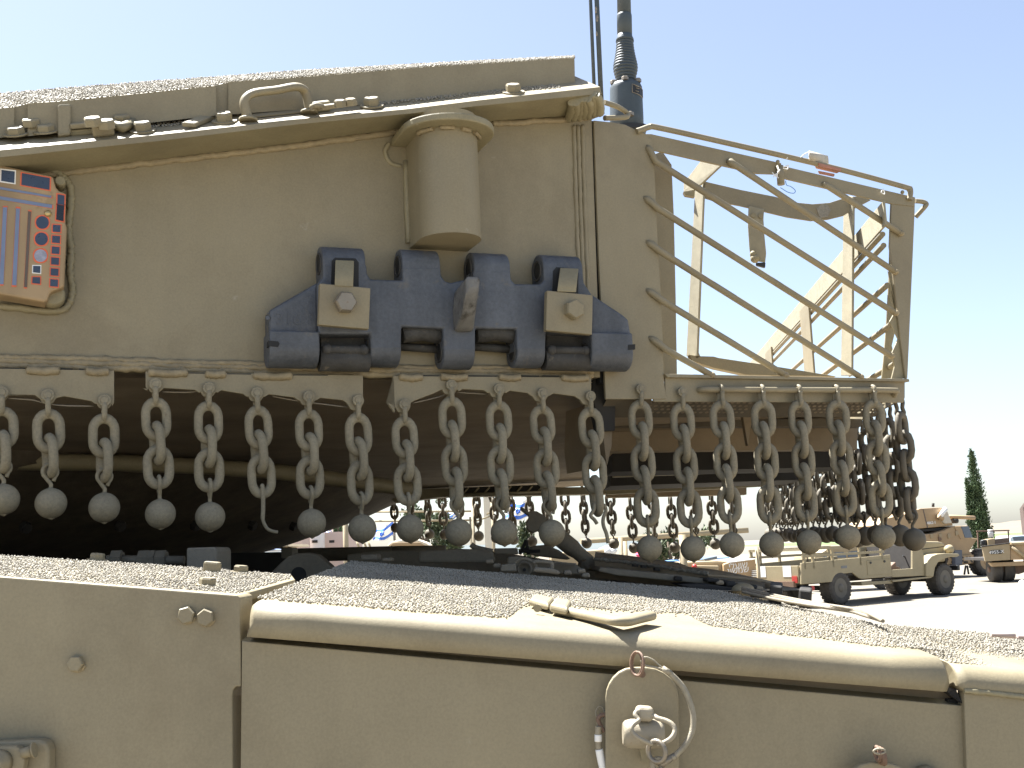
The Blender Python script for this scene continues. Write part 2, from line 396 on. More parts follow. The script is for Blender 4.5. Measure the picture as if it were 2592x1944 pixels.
# ---- lifting post under a horseshoe flange
pu, pz0 = T.uw(1138, 590, .12); pu += .017
pz1 = T.uw(1138, 312, .05)[1]
rad = .058
def dshape(r, n0, n1, grow=0.0, k=26):
    return [(-r, n0)] + [(-r * math.cos(math.pi * i / k), n1 - r + r * math.sin(math.pi * i / k)) for i in range(k + 1)] + [(r, n0)]
lp = obj('lifting_post', MB().prism([T.P(pu + a, pz0, b) for a, b in dshape(rad, -.004, .128)], UP * (pz1 - pz0)), PAINT, turret, sharp=True)
fz = T.uw(1138, 303, .16)[1]
fo = dshape(.088, -.002, .165, k=20)
fl = obj('post_flange', MB().prism([T.P(pu + a, fz, b) for a, b in fo], UP * .014), PAINT2, lp, bevel=.003)
mb = MB()
for a0, a1 in ((14, 52), (62, 88), (100, 122), (130, 164)):
    mb.tube([T.P(pu - (rad + .004) * math.cos(R(a)), fz - .003, .128 - rad + (rad + .004) * math.sin(R(a))) for a in range(a0, a1, 6)], .0042, 8, jitter=.2)
obj('weld_bead', mb, WELD, lp, kind='stuff')
mb = MB().tube([T.P(pu - rad - .002, pz0 + .01 + i * .02, .003) for i in range(9)], .006, 8, jitter=.2)
mb.tube([T.P(pu + rad + .002, pz0 + .01 + i * .02, .003) for i in range(9)], .004, 8, jitter=.2)
mb.tube(curve([T.P(pu - .092, fz + .004, .004), T.P(pu - .100, fz - .012, .002), T.P(pu - .090, fz - .032, .0), T.P(pu - .068, fz - .038, -.002)], 6), .0042, 10, jitter=.2)
obj('weld_bead', mb, PAINT2, lp, kind='stuff')

# ---- fittings on the roof edge
def rbolt(x, y, af=.026, h=.017):
    p = onroof(x, y); return obj('roof_bolt', MB().hexbolt(p, roof_n, af, h, random.random(), washer=af * .85), PAINT, turret)
for x, y in ((362, 333), (568, 309), (941, 270), (1299, 235)): rbolt(x, y)
# grab handle: a flat bar bent twice
hp = [T.px(628, 301, ES - .02), T.px(619, 258, ES - .02), T.px(640, 237, ES - .02), T.px(700, 228, ES - .02), T.px(752, 220, ES - .02), T.px(774, 236, ES - .03), T.px(783, 283, ES - .03)]
mb = MB(); cp = curve(hp, 8); mb.tube(cp, .0075, 10, flat=1.5)
for p in (hp[0], hp[-1]): mb.lathe(p - UP * .004, UP, [(.016, 0), (.016, .005)], 12)
obj('grab_handle', mb, PAINT, turret)
a, b, c, d = onroof(640, 296, .003), onroof(775, 282, .003), onroof(770, 266, .003), onroof(636, 279, .003)
obj('smooth_pad', MB().prism([a, b, c, d], -roof_n * .002), PAINT, turret)
# two clamp latches on the edge
def strip(x0, y0, x1, y1, wid, h, lift=0.0):
    a, b = onroof(x0, y0, lift), onroof(x1, y1, lift); d = inn * wid
    return MB().box(a, b - a, d, roof_n * h)
lt = obj('edge_latch', strip(796, 283, 906, 268, .012, .008, .010), PAINT, turret, bevel=.002)
mb = strip(792, 286, 838, 281, .02, .018); obj('latch_block', mb, PAINT2, lt, bevel=.003)
mb = MB(); 
for x, y in ((863, 272), (890, 268)): mb.hexbolt(onroof(x, y, .018), roof_n, .018, .012, .2)
obj('bolt', mb, PAINT, lt)
mb = MB().tube(curve([onroof(792, 272, .02), onroof(803, 270, .026), onroof(818, 272, .02), onroof(806, 276, .014), onroof(794, 276, .016)], 6), .005, 8); obj('latch_loop', mb, PAINT, lt)
lt = obj('edge_latch', strip(15, 352, 138, 339, .02, .010), PAINT, turret, bevel=.003)
mb = MB()
for x, y in ((43, 343), (118, 336)): mb.hexbolt(onroof(x, y, .010), roof_n, .026, .013, .3, washer=.02)
obj('bolt', mb, PAINT, lt)
obj('latch_arm', strip(40, 331, 148, 322, .016, .008, .012), PAINT, lt, bevel=.002)
mb = MB()
for x, y in ((85, 322),): mb.hexbolt(onroof(x, y, .02), roof_n, .026, .012, .1)
obj('bolt', mb, PAINT, lt)
lt = obj('edge_latch', strip(236, 350, 292, 344, .03, .022), PAINT, turret, bevel=.004)
obj('latch_arm', strip(150, 347, 240, 340, .018, .010), PAINT2, lt, bevel=.002)
obj('latch_arm', strip(182, 330, 300, 320, .016, .009, .012), PAINT, lt, bevel=.002)
mb = MB()
for x, y, l in ((242, 322, .022), (274, 327, .016), (312, 312, .012)): mb.hexbolt(onroof(x, y, l), roof_n, .026, .014, .1)
obj('bolt', mb, PAINT, lt)
mb = MB().tube([onroof(286, 318, .012), onroof(312, 325, .012), onroof(340, 312, .010)], .009, 10); obj('latch_pin', mb, PAINT2, lt)
# rib of bare plate across the grit
a, b = onroof(462, 322, .004), onroof(545, 287, .004)
obj('roof_rib', MB().box(a, b - a, uu * .022, roof_n * .008), PAINT, turret, bevel=.002)
# small wire hoop behind the corner
mb = MB().tube(curve([T.px(1530, 259, .0), T.px(1562, 270, -.01), T.px(1584, 283, -.02), T.px(1589, 292, -.02), T.px(1580, 297, -.01), T.px(1530, 299, .0)], 6), .0055, 10); obj('wire_hoop', mb, PAINT, turret)

# ---- chain brackets welded under the wall
BN = .022
def bracket(top_y, pts):
    return obj('chain_bracket', MB().prism(wl(pts, BN), -nn * .008), PAINT, turret, bevel=.0015)
def tab(x, yb, y0, r=21):                     # rounded ear
    return [(x - r - 12, y0 - 1), (x - r - 2, y0 + 6), (x - r + 2, yb - 12), (x - r * .6, yb - 2), (x, yb + 2), (x + r * .6, yb - 2), (x + r - 2, yb - 12), (x + r + 2, y0 + 6), (x + r + 12, y0)]
br = [bracket(0, [(-80, 931), (289, 938), (289, 1018), (283, 1030)] + tab(264, 1034, 1016)[::-1][2:] + [(163, 1003)] + tab(121, 1022, 1001)[::-1][1:] + [(18, 999)] + tab(0, 1014, 996)[::-1] + [(-80, 994)]),
      bracket(0, [(369, 940), (919, 950), (919, 1022), (914, 1034)] + tab(901, 1038, 1014)[::-1][3:] + tab(778, 1026, 1007)[::-1] + tab(648, 1016, 998)[::-1] + tab(527, 1004, 988)[::-1] + [(415, 982)] + tab(392, 994, 982, 19)[::-1][3:] + [(372, 985), (369, 978)]),
      bracket(0, [(995, 951), (1497, 955), (1497, 1012), (1505, 1022)] + tab(1488, 1024, 1004)[::-1][3:] + tab(1368, 1016, 996)[::-1] + tab(1258, 1006, 989)[::-1] + tab(1138, 998, 985)[::-1][:-2] + [(1098, 996), (1050, 1014), (1040, 1020)] + tab(1020, 1044, 1025)[::-1][2:] + [(997, 1038), (995, 1020)])]
# black saw slots and weld dabs along the top of the brackets
mb = MB()
for x0, x1, y in ((0, 64, 931.5), (154, 184, 933), (200, 212, 934), (477, 518, 944), (575, 635, 946), (742, 830, 949), (1073, 1110, 950.5), (1186, 1257, 951), (1320, 1365, 951), (1374, 1415, 951)):
    mb.prism(wl([(x0, y - 1.2), (x1, y - .2), (x1, y + 2), (x0, y + 1.2)], BN + .0003), -nn * .004)
obj('saw_slot', mb, RUBBER_AND_HOLES, turret, kind='stuff')
mb = MB()
for x0, x1, y in ((66, 152, 936), (216, 276, 938), (375, 476, 942), (520, 572, 945), (640, 740, 950), (1010, 1070, 953), (1115, 1184, 953), (1262, 1318, 953), (1420, 1490, 955)):
    c = curve(wl([(x0, y), ((x0 + x1) / 2, y + 4), (x1, y + 1)], BN + .001), 8); mb.tube(c, [.003] + [.007] * (len(c) - 2) + [.003], 8, jitter=.15)
obj('weld_bead', mb, WELD, turret, kind='stuff')
# loose wire strung between the ears
mb = MB()
for pts in ([(18, 1008), (80, 1012), (100, 1017), (150, 1026), (238, 1028)], [(410, 992), (470, 993), (505, 990)], [(690, 1003), (750, 1014), (880, 1031)], [(1042, 1021), (1110, 1005), (1132, 996)], [(1155, 993), (1235, 998)]):
    mb.tube(curve(wl(pts, .006), 5), .0016, 6)
obj('tie_wire', mb, STEEL, turret, kind='stuff')

# ================================================================ equipment panel on the wall (left)
PN = .060
panel = thing('sensor_panel', 'tan panel with red outlined dark squares, discs and strips bolted to the wall', 'panel', T.P(.0, .45, .03))
def pz(x, y): return (x / 3.95, 400 + y / 3.95)
outl = [(-420, -30), (0, 65), (530, 180), (543, 240), (560, 290), (590, 325), (660, 350), (655, 650), (670, 700), (642, 1290), (560, 1320), (505, 1340), (488, 1380), (478, 1425), (440, 1440), (0, 1362), (-420, 1290)]
obj('panel_body', MB().prism([T.px(*pz(x, y), PN) for x, y in outl], -nn * .05), PBODY, panel, bevel=.004)
def inset(pts, m, red=True, rr=8, name='window', white=False):
    rr *= 1.4; cx = sum(p[0] for p in pts) / len(pts); cy = sum(p[1] for p in pts) / len(pts)
    def grow(p, g):
        dx, dy = p[0] - cx, p[1] - cy
        return (p[0] + (g if dx > 0 else -g) * min(1, abs(dx) * 3 / (abs(dx) + abs(dy) + 1) ), p[1] + (g if dy > 0 else -g) * min(1, abs(dy) * 3 / (abs(dx) + abs(dy) + 1)))
    o = obj(name, MB().prism([T.px(*pz(*p), PN + .0012) for p in pts], -nn * .003), m, panel)
    obj('outline', MB().prism([T.px(*pz(*grow(p, rr)), PN + .0006) for p in pts], -nn * .003), WHITEM if white else REDP, o)
rs_ = 1.25
inset([(15, 118), (148, 135), (143, 250), (12, 228)], GLASS, rr=9, white=True)
inset([(220, 150), (498, 200), (494, 318), (214, 268)], GLASS, rr=10)
inset([(-300, 235), (515, 378), (515, 398), (-300, 262)], BLUEST, rr=7, name='strip')
inset([(-300, 330), (522, 468), (520, 502), (-300, 362)], BLUEST, rr=9, name='strip')
inset([(576, 362), (644, 375), (642, 470), (574, 460)], GLASS, rr=9)
inset([(570, 466), (642, 474), (634, 632), (562, 616)], GLASSB, rr=9)
inset([(30, 492), (72, 492), (35, 1262), (-8, 1262)], BLUEST, rr=9, name='strip')
inset([(160, 502), (200, 506), (164, 1272), (120, 1270)], BLUEST, rr=12, name='strip')
inset([(282, 530), (312, 536), (270, 1292), (240, 1290)], BROWNST, rr=9, name='strip')
for x, y, m in ((424, 644, GLASS), (414, 808, GLASS), (405, 976, LENS)):
    inset([(x + 64 * math.cos(R(a)), y + 63 * math.sin(R(a))) for a in range(0, 360, 15)], m, rr=9, name='lens')
for i in range(6):
    x, y = 566 - 5 * i, 704 + 109 * i
    inset([(x - 38, y - 38), (x + 40, y - 32), (x + 37, y + 38), (x - 40, y + 32)], GLASS, rr=8)
inset([(332, 1078), (404, 1080), (402, 1150), (330, 1142)], GLASS, rr=7, white=True)
inset([(326, 1190), (402, 1192), (400, 1258), (322, 1250)], GLASS, rr=8)
mb = MB().lathe(T.px(*pz(532, 1408), .006), nn, [(.019, 0), (.019, .03), (.015, .034)], 20)
obj('fixing_boss', mb, PAINT2, panel)
mb = MB().lathe(T.px(*pz(600, 285), .006), nn, [(.009, 0), (.009, .03), (.007, .034)], 20)
obj('fixing_boss', mb, PAINT2, panel)
mb = MB().ball(T.px(*pz(478, 556), PN), .006, 12, 8); obj('brass_stud', mb, mat('brass', (.5, .38, .18), .3, metal=.6), panel)
mb = MB().tube(curve([T.px(*pz(x, y), .004) for x, y in ((350, 95), (520, 120), (640, 200), (705, 310), (710, 470), (690, 620), (690, 780), (712, 930), (700, 1100), (715, 1250), (725, 1330), (690, 1450), (560, 1530), (0, 1480))], 10), .006, 8, jitter=.25)
obj('sealant_bead', mb, PAINT2, panel)

# ================================================================ spare track link bolted to the wall
link_t = thing('spare_track_link', 'dark blue grey spare track link clamped across the turret wall', 'track link', T.P(*T.uw(1140, 940), .0))
LN = .060
def lpr(pts, n1, n0, m=LINKM, name='link_body', bevel=.004, par=None): 
    return obj(name, MB().prism(wl(pts, n1), -nn * (n1 - n0)), m, par or link_t, bevel=bevel, seg=3)
lpr([(803, 720), (818, 700), (818, 668), (928, 668), (930, 692), (938, 706), (1019, 709), (1019, 675), (1116, 675), (1117, 697), (1128, 712), (1143, 715), (1198, 702), (1198, 683), (1292, 684), (1294, 706), (1304, 718), (1368, 719), (1377, 710), (1376, 690), (1476, 692), (1479, 716), (1498, 744), (1498, 845), (1383, 838), (1381, 888), (1309, 888), (1308, 833), (1204, 831), (1204, 890), (1124, 890), (1122, 832), (1017, 827), (1016, 886), (939, 886), (937, 846), (806, 846)], LN, .004)
for pts in ([(681, 785), (806, 713), (806, 846), (806, 888), (683, 888)], [(1496, 742), (1576, 795), (1592, 808), (1599, 852), (1602, 895), (1496, 895)]): lpr(pts, LN - .007, .004, name='link_cheek', bevel=.006)
def barrel(x0, x1, y0, y1, n1=LN - .0004, r=None, up=False, name='link_lug', left_bore=True, slot=None, m=None):
    """a lug that ends in a round pin housing: D profile swept along the wall"""
    xm = (x0 + x1) / 2
    z0, z1 = T.uw(xm, y1, n1 * .5)[1], T.uw(xm, y0, n1 * .5)[1]
    u0, u1 = T.uw(x0, (y0 + y1) / 2, n1)[0], T.uw(x1, (y0 + y1) / 2, n1)[0]
    rr = n1 / 2 + .002
    cz = (z1 - rr) if up else (z0 + rr); sgn = 1 if up else -1
    prof = [(-.002 + n1 / 2 + rr * math.cos(R(a)), cz + sgn * rr * math.sin(R(a))) for a in range(0, 181, 12)]
    other = z0 if up else z1
    prof = prof + [(-.002, other), (n1, other)]
    o = obj(name, MB().prism([T.P(u0, z, n) for n, z in prof], uu * (u1 - u0)), m or LINKM, link_t, bevel=.003, seg=3, sharp=True)
    if left_bore:
        mb = MB().lathe(T.P(u0 - .0006, cz, n1 / 2), uu, [(.017, 0), (.017, .0012)], 20); obj('pin_bore', mb, RUBBER_AND_HOLES, o)  # flat black disc, the darkness of the bore is its colour
        mb = MB().tube([T.P(u0 - .0008, cz + .0185 * math.cos(R(a)), n1 / 2 + .0185 * math.sin(R(a))) for a in range(0, 360, 15)], .0022, 6, closed=True); obj('bore_rim', mb, LINKD, o)
    return o, u0, u1, cz
barrel(817, 926, 628, 718, up=True)
barrel(1019, 1115, 635, 712, up=True)
barrel(1200, 1292, 643, 716, up=True)
barrel(1376, 1476, 649, 724, up=True)
L0 = barrel(683, 810, 846, 932, n1=LN + .004, left_bore=False)
barrel(939, 1016, 826, 930)
barrel(1124, 1203, 826, 935)
barrel(1310, 1381, 830, 932)
barrel(1499, 1604, 850, 940, n1=LN + .004)
# wedge faces running down to the outer barrels
# recessed pockets with pin bars
for x0, x1 in ((812, 937), (1383, 1497)):
    lpr([(x0, 838), (x1, 840), (x1, 930), (x0, 928)], .022, .004, LINKD, 'pocket_back', .002)
    mb = MB(); z = T.uw((x0 + x1) / 2, 908, .05)[1]; ua, ub = T.uw(x0, 900, .05)[0], T.uw(x1, 900, .05)[0]
    mb.tube([T.P(ua, z, .034), T.P(ub, z, .034)], .021, 16); obj('pocket_bar', mb, LINKD, link_t)
    mb = MB().tube([T.P(ua + .012, z + .016, .05), T.P(ub - .012, z + .016, .05)], .008, 10); mb.ball(T.P(ua + .012, z + .016, .05), .010, 12, 8); mb.ball(T.P(ub - .012, z + .016, .05), .010, 12, 8); obj('pocket_pin', mb, LINKD, link_t)
for x0, x1 in ((1019, 1122), (1206, 1308)):
    z = T.uw((x0 + x1) / 2, 848, .04)[1]; ua, ub = T.uw(x0, 848, .04)[0], T.uw(x1, 848, .04)[0]
    obj('pocket_bar', MB().tube([T.P(ua, z, .035), T.P((ua + ub) / 2, z + .006, .035), T.P(ub, z, .035)], .016, 14), LINKD, link_t)
    obj('pocket_bar', MB().tube([T.P(ua, z - .018, .015), T.P(ub, z - .022, .015)], .008, 10, jitter=.1), LINKD, link_t)
# guide horn: a blade that tapers and stands out from the link
def hs(x, y, n): return T.px(x, y, n)
mb = MB()
secs = [[(1150, 842, LN - .005), (1196, 842, LN - .005), (1205, 800, LN - .005), (1142, 800, LN - .005)],
        [(1152, 838, LN + .012), (1199, 836, LN + .012), (1206, 735, LN + .012), (1150, 735, LN + .012)],
        [(1168, 800, LN + .045), (1205, 786, LN + .045), (1213, 712, LN + .045), (1172, 708, LN + .045)],
        [(1178, 742, LN + .070), (1212, 728, LN + .070), (1217, 700, LN + .070), (1180, 697, LN + .070)]]
vv = [hs(*p) for s_ in secs for p in s_]
fs = [[0, 1, 2, 3], [12, 13, 14, 15]] + [[i * 4 + j, i * 4 + (j + 1) % 4, (i + 1) * 4 + (j + 1) % 4, (i + 1) * 4 + j] for i in range(3) for j in range(4)]
mb.add(vv, fs); obj('guide_horn', mb, mat('worn_horn_steel', (.13, .125, .115), .55, .3, 30, .0015, 200, spots=(.035, .03, .022), spotscale=14, spotamt=.54), link_t, bevel=.006, seg=3)
# keyhole slots, bent clamp straps, square clamp plates with bolts
for sx, slot, strap, plate, bolt in (
        (0, [(840, 660), (848, 652), (900, 654), (908, 664), (908, 725), (838, 722)], [(849, 658), (896, 660), (894, 726), (847, 724)], [(810, 717), (938, 729), (934, 833), (806, 822)], (872, 768)),
        (1, [(1400, 686), (1408, 676), (1456, 680), (1464, 690), (1464, 745), (1398, 738)], [(1418, 678), (1464, 681), (1458, 742), (1410, 738)], [(1385, 735), (1501, 747), (1499, 847), (1382, 836)], (1449, 786))):
    obj('strap_slot', MB().prism(wl(slot, LN + .0008), -nn * .004), RUBBER_AND_HOLES, link_t)
    a = [T.px(x, y, LN + .010) for x, y in strap]
    zt = max(p.z for p in a); zl = min(p.z for p in a); wid = (a[1] - a[0]).length
    ca = (a[0] + a[3]) / 2; prof = []
    pl = obj('clamp_plate', MB().prism(wl(plate, LN + .030), -nn * .014), PAINT, link_t, bevel=.0015)
    xs0, xs1 = strap[0][0], strap[1][0]
    mbs = MB(); N_ = 9; vv = []
    for i in range(N_ + 1):
        t = i / N_; y = strap[0][1] + (strap[3][1] - strap[0][1]) * t
        nlev = LN + .004 + .028 * math.sin(min(1, t * 1.15 + .05) * math.pi / 2)
        for nd in (0, -.010):
            for xe in ((strap[0][0] + (strap[3][0] - strap[0][0]) * t, 0), (strap[1][0] + (strap[2][0] - strap[1][0]) * t, 1)):
                vv.append(T.px(xe[0], y + xe[1] * 2, nlev + nd))
    fs = []
    for i in range(N_):
        a_ = i * 4; b_ = a_ + 4
        fs += [[a_, a_ + 1, b_ + 1, b_], [a_ + 2, b_ + 2, b_ + 3, a_ + 3], [a_, b_, b_ + 2, a_ + 2], [a_ + 1, a_ + 3, b_ + 3, b_ + 1]]
    fs += [[0, 2, 3, 1], [N_ * 4, N_ * 4 + 1, N_ * 4 + 3, N_ * 4 + 2]]
    obj('clamp_strap', mbs.add(vv, fs), PAINT2, link_t, bevel=.0015)
    obj('bolt', MB().hexbolt(T.px(*bolt, LN + .030), nn, .034, .018, .25 + .5 * sx), STEEL if sx == 0 else PAINT, pl)
# cast-in figures and the slot ends of the outer barrels
m4 = M.Translation(T.px(733, 808, LN - .0068) - link_t.location) @ M((( uu.x, 0, nn.x, 0), (uu.y, 0, nn.y, 0), (0, 1, 0, 0), (0, 0, 0, 1)))
text('cast_figures', '\u2022 316 1', LINKM, m4, .030, link_t, .0010)
for pts in ([(680, 862), (704, 864), (708, 870), (704, 878), (680, 876)],): obj('slot_end', MB().prism(wl(pts, LN + .0048), -nn * .02), RUBBER_AND_HOLES, link_t)
obj('slot_end', MB().prism(wl([(1590, 873), (1608, 871), (1608, 884), (1590, 886)], LN + .0048), -nn * .02), RUBBER_AND_HOLES, link_t)
# ================================================================ stowage basket behind the turret
def bz(x, y): return (1440 + x / 2.304, 250 + y / 2.304)                   # figures read off an enlargement
basket = thing('stowage_basket', 'open khaki stowage basket of welded bars at the turret rear', 'basket', T.P(*T.uw(1900, 1000), -.3))
BP = .0
def bl(pts, n=BP): return [T.px(*bz(x, y), n) for x, y in pts]
def bprism(name, pts, th, n=BP, m=PAINT, bevel=.0015, par=None): return obj(name, MB().prism(bl(pts, n), -nn * th), m, par or basket, bevel=bevel)
bprism('end_plate', [(145, 125), (250, 136), (330, 150), (400, 186), (450, 205), (486, 240), (495, 330), (500, 400), (520, 860), (535, 1100), (548, 1400), (556, 1650), (570, 1752), (215, 1752), (206, 1560), (178, 1000)], .008, .004)
# the plate's flange, turned inwards
obj('plate_lip', MB().prism([T.px(*bz(x, y), -.10) for x, y in ((480, 330), (545, 305), (600, 385), (614, 700), (624, 1150), (632, 1620), (540, 1640))], -nn * .006), PAINT, basket, bevel=.001)
# top rails
tr = bl([(420, 205), (480, 210), (2020, 568), (2010, 620), (1885, 612), (490, 300), (430, 250)], .0)
obj('top_rail', MB().prism(bl([(430, 205), (480, 205), (1240, 375), (1235, 440), (1100, 436), (490, 298), (420, 240)]), -nn * .006), PAINT, basket, bevel=.001)
obj('top_rail', MB().prism(bl([(1215, 385), (2020, 574), (2018, 628), (1885, 612), (1280, 470), (1215, 452)], .004), -nn * .006), PAINT, basket, bevel=.001)
ta, tb = T.px(*bz(480, 206)), T.px(*bz(2020, 572))
obj('rail_flange', MB().box(ta - nn * .002, tb - ta, -nn * .03, UP * -.005), PAINT, basket, bevel=.001)
rodp = curve(bl([(395, 190), (425, 180), (470, 165), (520, 168), (880, 248), (1500, 392), (1950, 512), (1985, 530), (1992, 548), (1985, 590)], .008), 6)
obj('lashing_rod', MB().tube(rodp, .0062, 12), PAINT, basket)
obj('rod_lug', MB().lathe(T.px(*bz(1235, 470), .006), UP, [(.008, -.012), (.008, .03)], 12), PAINT, basket)
for x, y in ((1218, 368), (1945, 545)): obj('rod_end', MB().ball(T.px(*bz(x, y), .012), .0045, 10, 8), PAINT2, basket)
# diagonal bars
bars = [((430, 215), (505, 365), (1905, 1250)), ((920, 350), (960, 380), (1905, 1010)), ((1470, 488), (1510, 510), (1935, 785)), ((395, 530), (520, 640), (1880, 1500)),
        ((405, 790), (540, 895), (1700, 1622)), ((400, 1070), (548, 1180), (1262, 1612)), ((415, 1345), (565, 1462), (832, 1612))]
for i, (s0, s1, e) in enumerate(bars):
    s0 = (s1[0] + (s0[0] - s1[0]) * .62, s1[1] + (s0[1] - s1[1]) * .62)
    p0, p1_, p2_ = T.px(*bz(*s0), .006), T.px(*bz(*s1), .010), T.px(*bz(*e), .008)
    mid = (p1_ + p2_) / 2
    q = [p0 - nn * .006, p0 + (p1_ - p0) * .25, p1_, mid, p2_]
    obj('basket_bar', MB().tube(q, [.0048, .0074, .0070, .0068, .0066], 12), PAINT, basket)
    obj('bar_weld', MB().ball(p2_, .0085, 12, 8, .8), WELD, basket)
# rear corner angle
bprism('corner_angle', [(1882, 596), (2020, 574), (2018, 660), (1976, 1630), (1965, 1640), (1935, 1400), (1905, 1130), (1872, 860)], .006, .002)
bprism('corner_web', [(1862, 1000), (1905, 1130), (1935, 1400), (1965, 1630), (1880, 1640), (1900, 1560), (1880, 1490), (1920, 1400), (1870, 1300), (1915, 1220), (1880, 1100)], .004, -.004, PAINT2)
bprism('corner_flange', [(1885, 620), (1872, 860), (1868, 1040), (1855, 1280), (1840, 1480), (1825, 1630), (1900, 1630), (1915, 1560), (1885, 1440), (1920, 1290), (1900, 1180), (1910, 900)], .004, -.05, PAINT2)
Ce = T.px(*bz(2020, 1600), 0)
mb = MB().tube(curve([T.px(*bz(x, y), n) for x, y, n in ((2018, 596, -.03), (2060, 600, -.03), (2084, 612, -.03), (2076, 630, -.03), (2022, 690, -.05))], 6), .0055, 10); obj('rear_hook', mb, PAINT, basket)
# bottom frame
y0 = 1620
obj('floor_edge', MB().prism([T.px(x, y, .012) for x, y in ((1683, 946), (2301, 959), (2303, 966), (1690, 955))], -nn * .06), PAINT, basket, bevel=.001)
obj('side_rail', MB().prism([T.px(x, y, .002) for x, y in ((1684, 952), (2291, 964), (2291, 1006), (2287, 1019), (1655, 1017), (1655, 1000), (1684, 1000))], -nn * .006), PAINT, basket, bevel=.0015)
obj('chain_rail', MB().tube(curve([T.px(1768, 988, .0), T.px(1786, 986, .014), T.px(1830, 986, .018), T.px(2040, 987, .018), T.px(2250, 988, .018), T.px(2266, 991, .014), T.px(2262, 1001, .0)], 6), .0065, 12), PAINT, basket)
# rear face: rails running back from the near corner
zc = lambda y: T.px(2256, y).z
rd = V((.075, 1, 0)).normalized()
nc = T.px(2262, 900, -.01)
def rear(s, z): return V((nc.x, nc.y, z)) + rd * s
RL = 2.75
for yy, r, n_ in ((594, .0065, 1), (622, .0065, 1), (722, .0065, 1), (822, .0065, 1), (922, .0065, 1)):
    z = T.px(2250, yy, -.01).z
    obj('rear_rail', MB().tube([rear(.0, z), rear(1.2, z + .012), rear(RL, z + .03)], r, 10), PAINT, basket)
z0 = T.px(2252, 528, -.01).z
obj('rear_top_rail', MB().box(rear(-.05, z0 - .053), rear(RL, z0 - .025) - rear(-.05, z0 - .053), V((-.005, 0, 0)), V((0, 0, .055))), WEB, basket, bevel=.001)
zbot = T.px(2256, 960, -.01).z
for s_ in (.92, 1.75, RL):
    obj('rear_post', MB().box(rear(s_, zbot - .02) - V((.012, 0, 0)), V((.006, 0, 0)), rd * .16, V((-.0, 0, z0 - zbot))), PAINT, basket, bevel=.001)
obj('rear_floor_rail', MB().box(rear(0, T.px(2291, 1018).z), rear(RL, T.px(2291, 1018).z + .0) - rear(0, T.px(2291, 1018).z), V((-.006, 0, 0)), V((0, 0, .05))), PAINT, basket, bevel=.001)
# folding rack standing inside the basket
IY = 2.80
def il(pts, Y=IY): return [at(*bz(x, y), Y) for x, y in pts]
def iprism(name, pts, Y, th=.005, m=PAINT2, d=(0, 1, 0), turn=0.0):
    xc = sum(p[0] for p in pts) / len(pts)
    return obj(name, MB().prism([at(*bz(x, y), Y - turn * .000405 * (x - xc)) for x, y in pts], V(d) * th), m, basket, bevel=.001)
iprism('rack_bar', [(735, 520), (785, 520), (745, 1500), (684, 1500)], IY, .006, WEB, (.8, .6, 0), 1.7)
iprism('rack_bar', [(786, 470), (798, 470), (758, 1480), (768, 1505), (740, 1516), (742, 1480)], IY, .03)
iprism('rack_foot', [(700, 1490), (745, 1500), (845, 1503), (870, 1510), (1200, 1560), (1560, 1618), (1040, 1610), (850, 1570), (720, 1530)], IY, .03)
iprism('rack_bracket', [(770, 360), (890, 385), (790, 480), (735, 528), (725, 560), (668, 540), (668, 492)], IY, .006, WEB, (.8, .6, 0), 1.7)
iprism('rack_bracket', [(668, 540), (735, 528), (735, 570), (680, 560)], IY + .01, .02)
band = [(795, 482), (1000, 530), (1200, 570), (1330, 605), (1420, 614), (1520, 606), (1600, 580), (1700, 565), (1762, 590), (1668, 640), (1600, 682), (1510, 704), (1410, 712), (1270, 690), (1000, 625), (850, 597), (790, 578)]
iprism('rack_band', band, IY - .01, .006, PAINT)
obj('grit_patch', MB().prism(il([(1445, 640), (1475, 614), (1510, 620), (1528, 650), (1510, 690), (1465, 695)], IY - .0125), V((0, .004, 0))), GRIT, basket)
iprism('rack_post', [(1602, 560), (1655, 570), (1648, 1615), (1585, 1615)], IY, .006, WEB, (.8, .6, 0), 1.7)
iprism('rack_post', [(1657, 640), (1668, 640), (1660, 1612), (1650, 1612)], IY, .03)
strap = thing('webbing_strap', 'khaki webbing strap with black buckle hanging inside the basket', 'strap', at(*bz(1095, 650), IY - .02))
def sprism(name, pts, th, m, Y=IY - .02): return obj(name, MB().prism(il(pts, Y), V((0, th, 0))), m, strap, bevel=.002)
sprism('webbing', [(1048, 622), (1085, 632), (1140, 642), (1136, 700), (1142, 800), (1152, 900), (1146, 955), (1060, 940), (1052, 860), (1044, 740)], .004, WEB)
sprism('buckle', [(1092, 955), (1148, 953), (1146, 985), (1095, 972)], .010, BLACKM)
mb = MB()
for x, y in ((1075, 680), (1118, 684)): mb.lathe(at(*bz(x, y), IY - .021), (0, -1, 0), [(.006, 0), (.006, .004)], 14)
mb.ball(at(*bz(1075, 905), IY - .022), .008, 12, 8); mb.ball(at(*bz(1085, 932), IY - .022), .011, 12, 8)
obj('snap_stud', mb, PAINT2, strap)
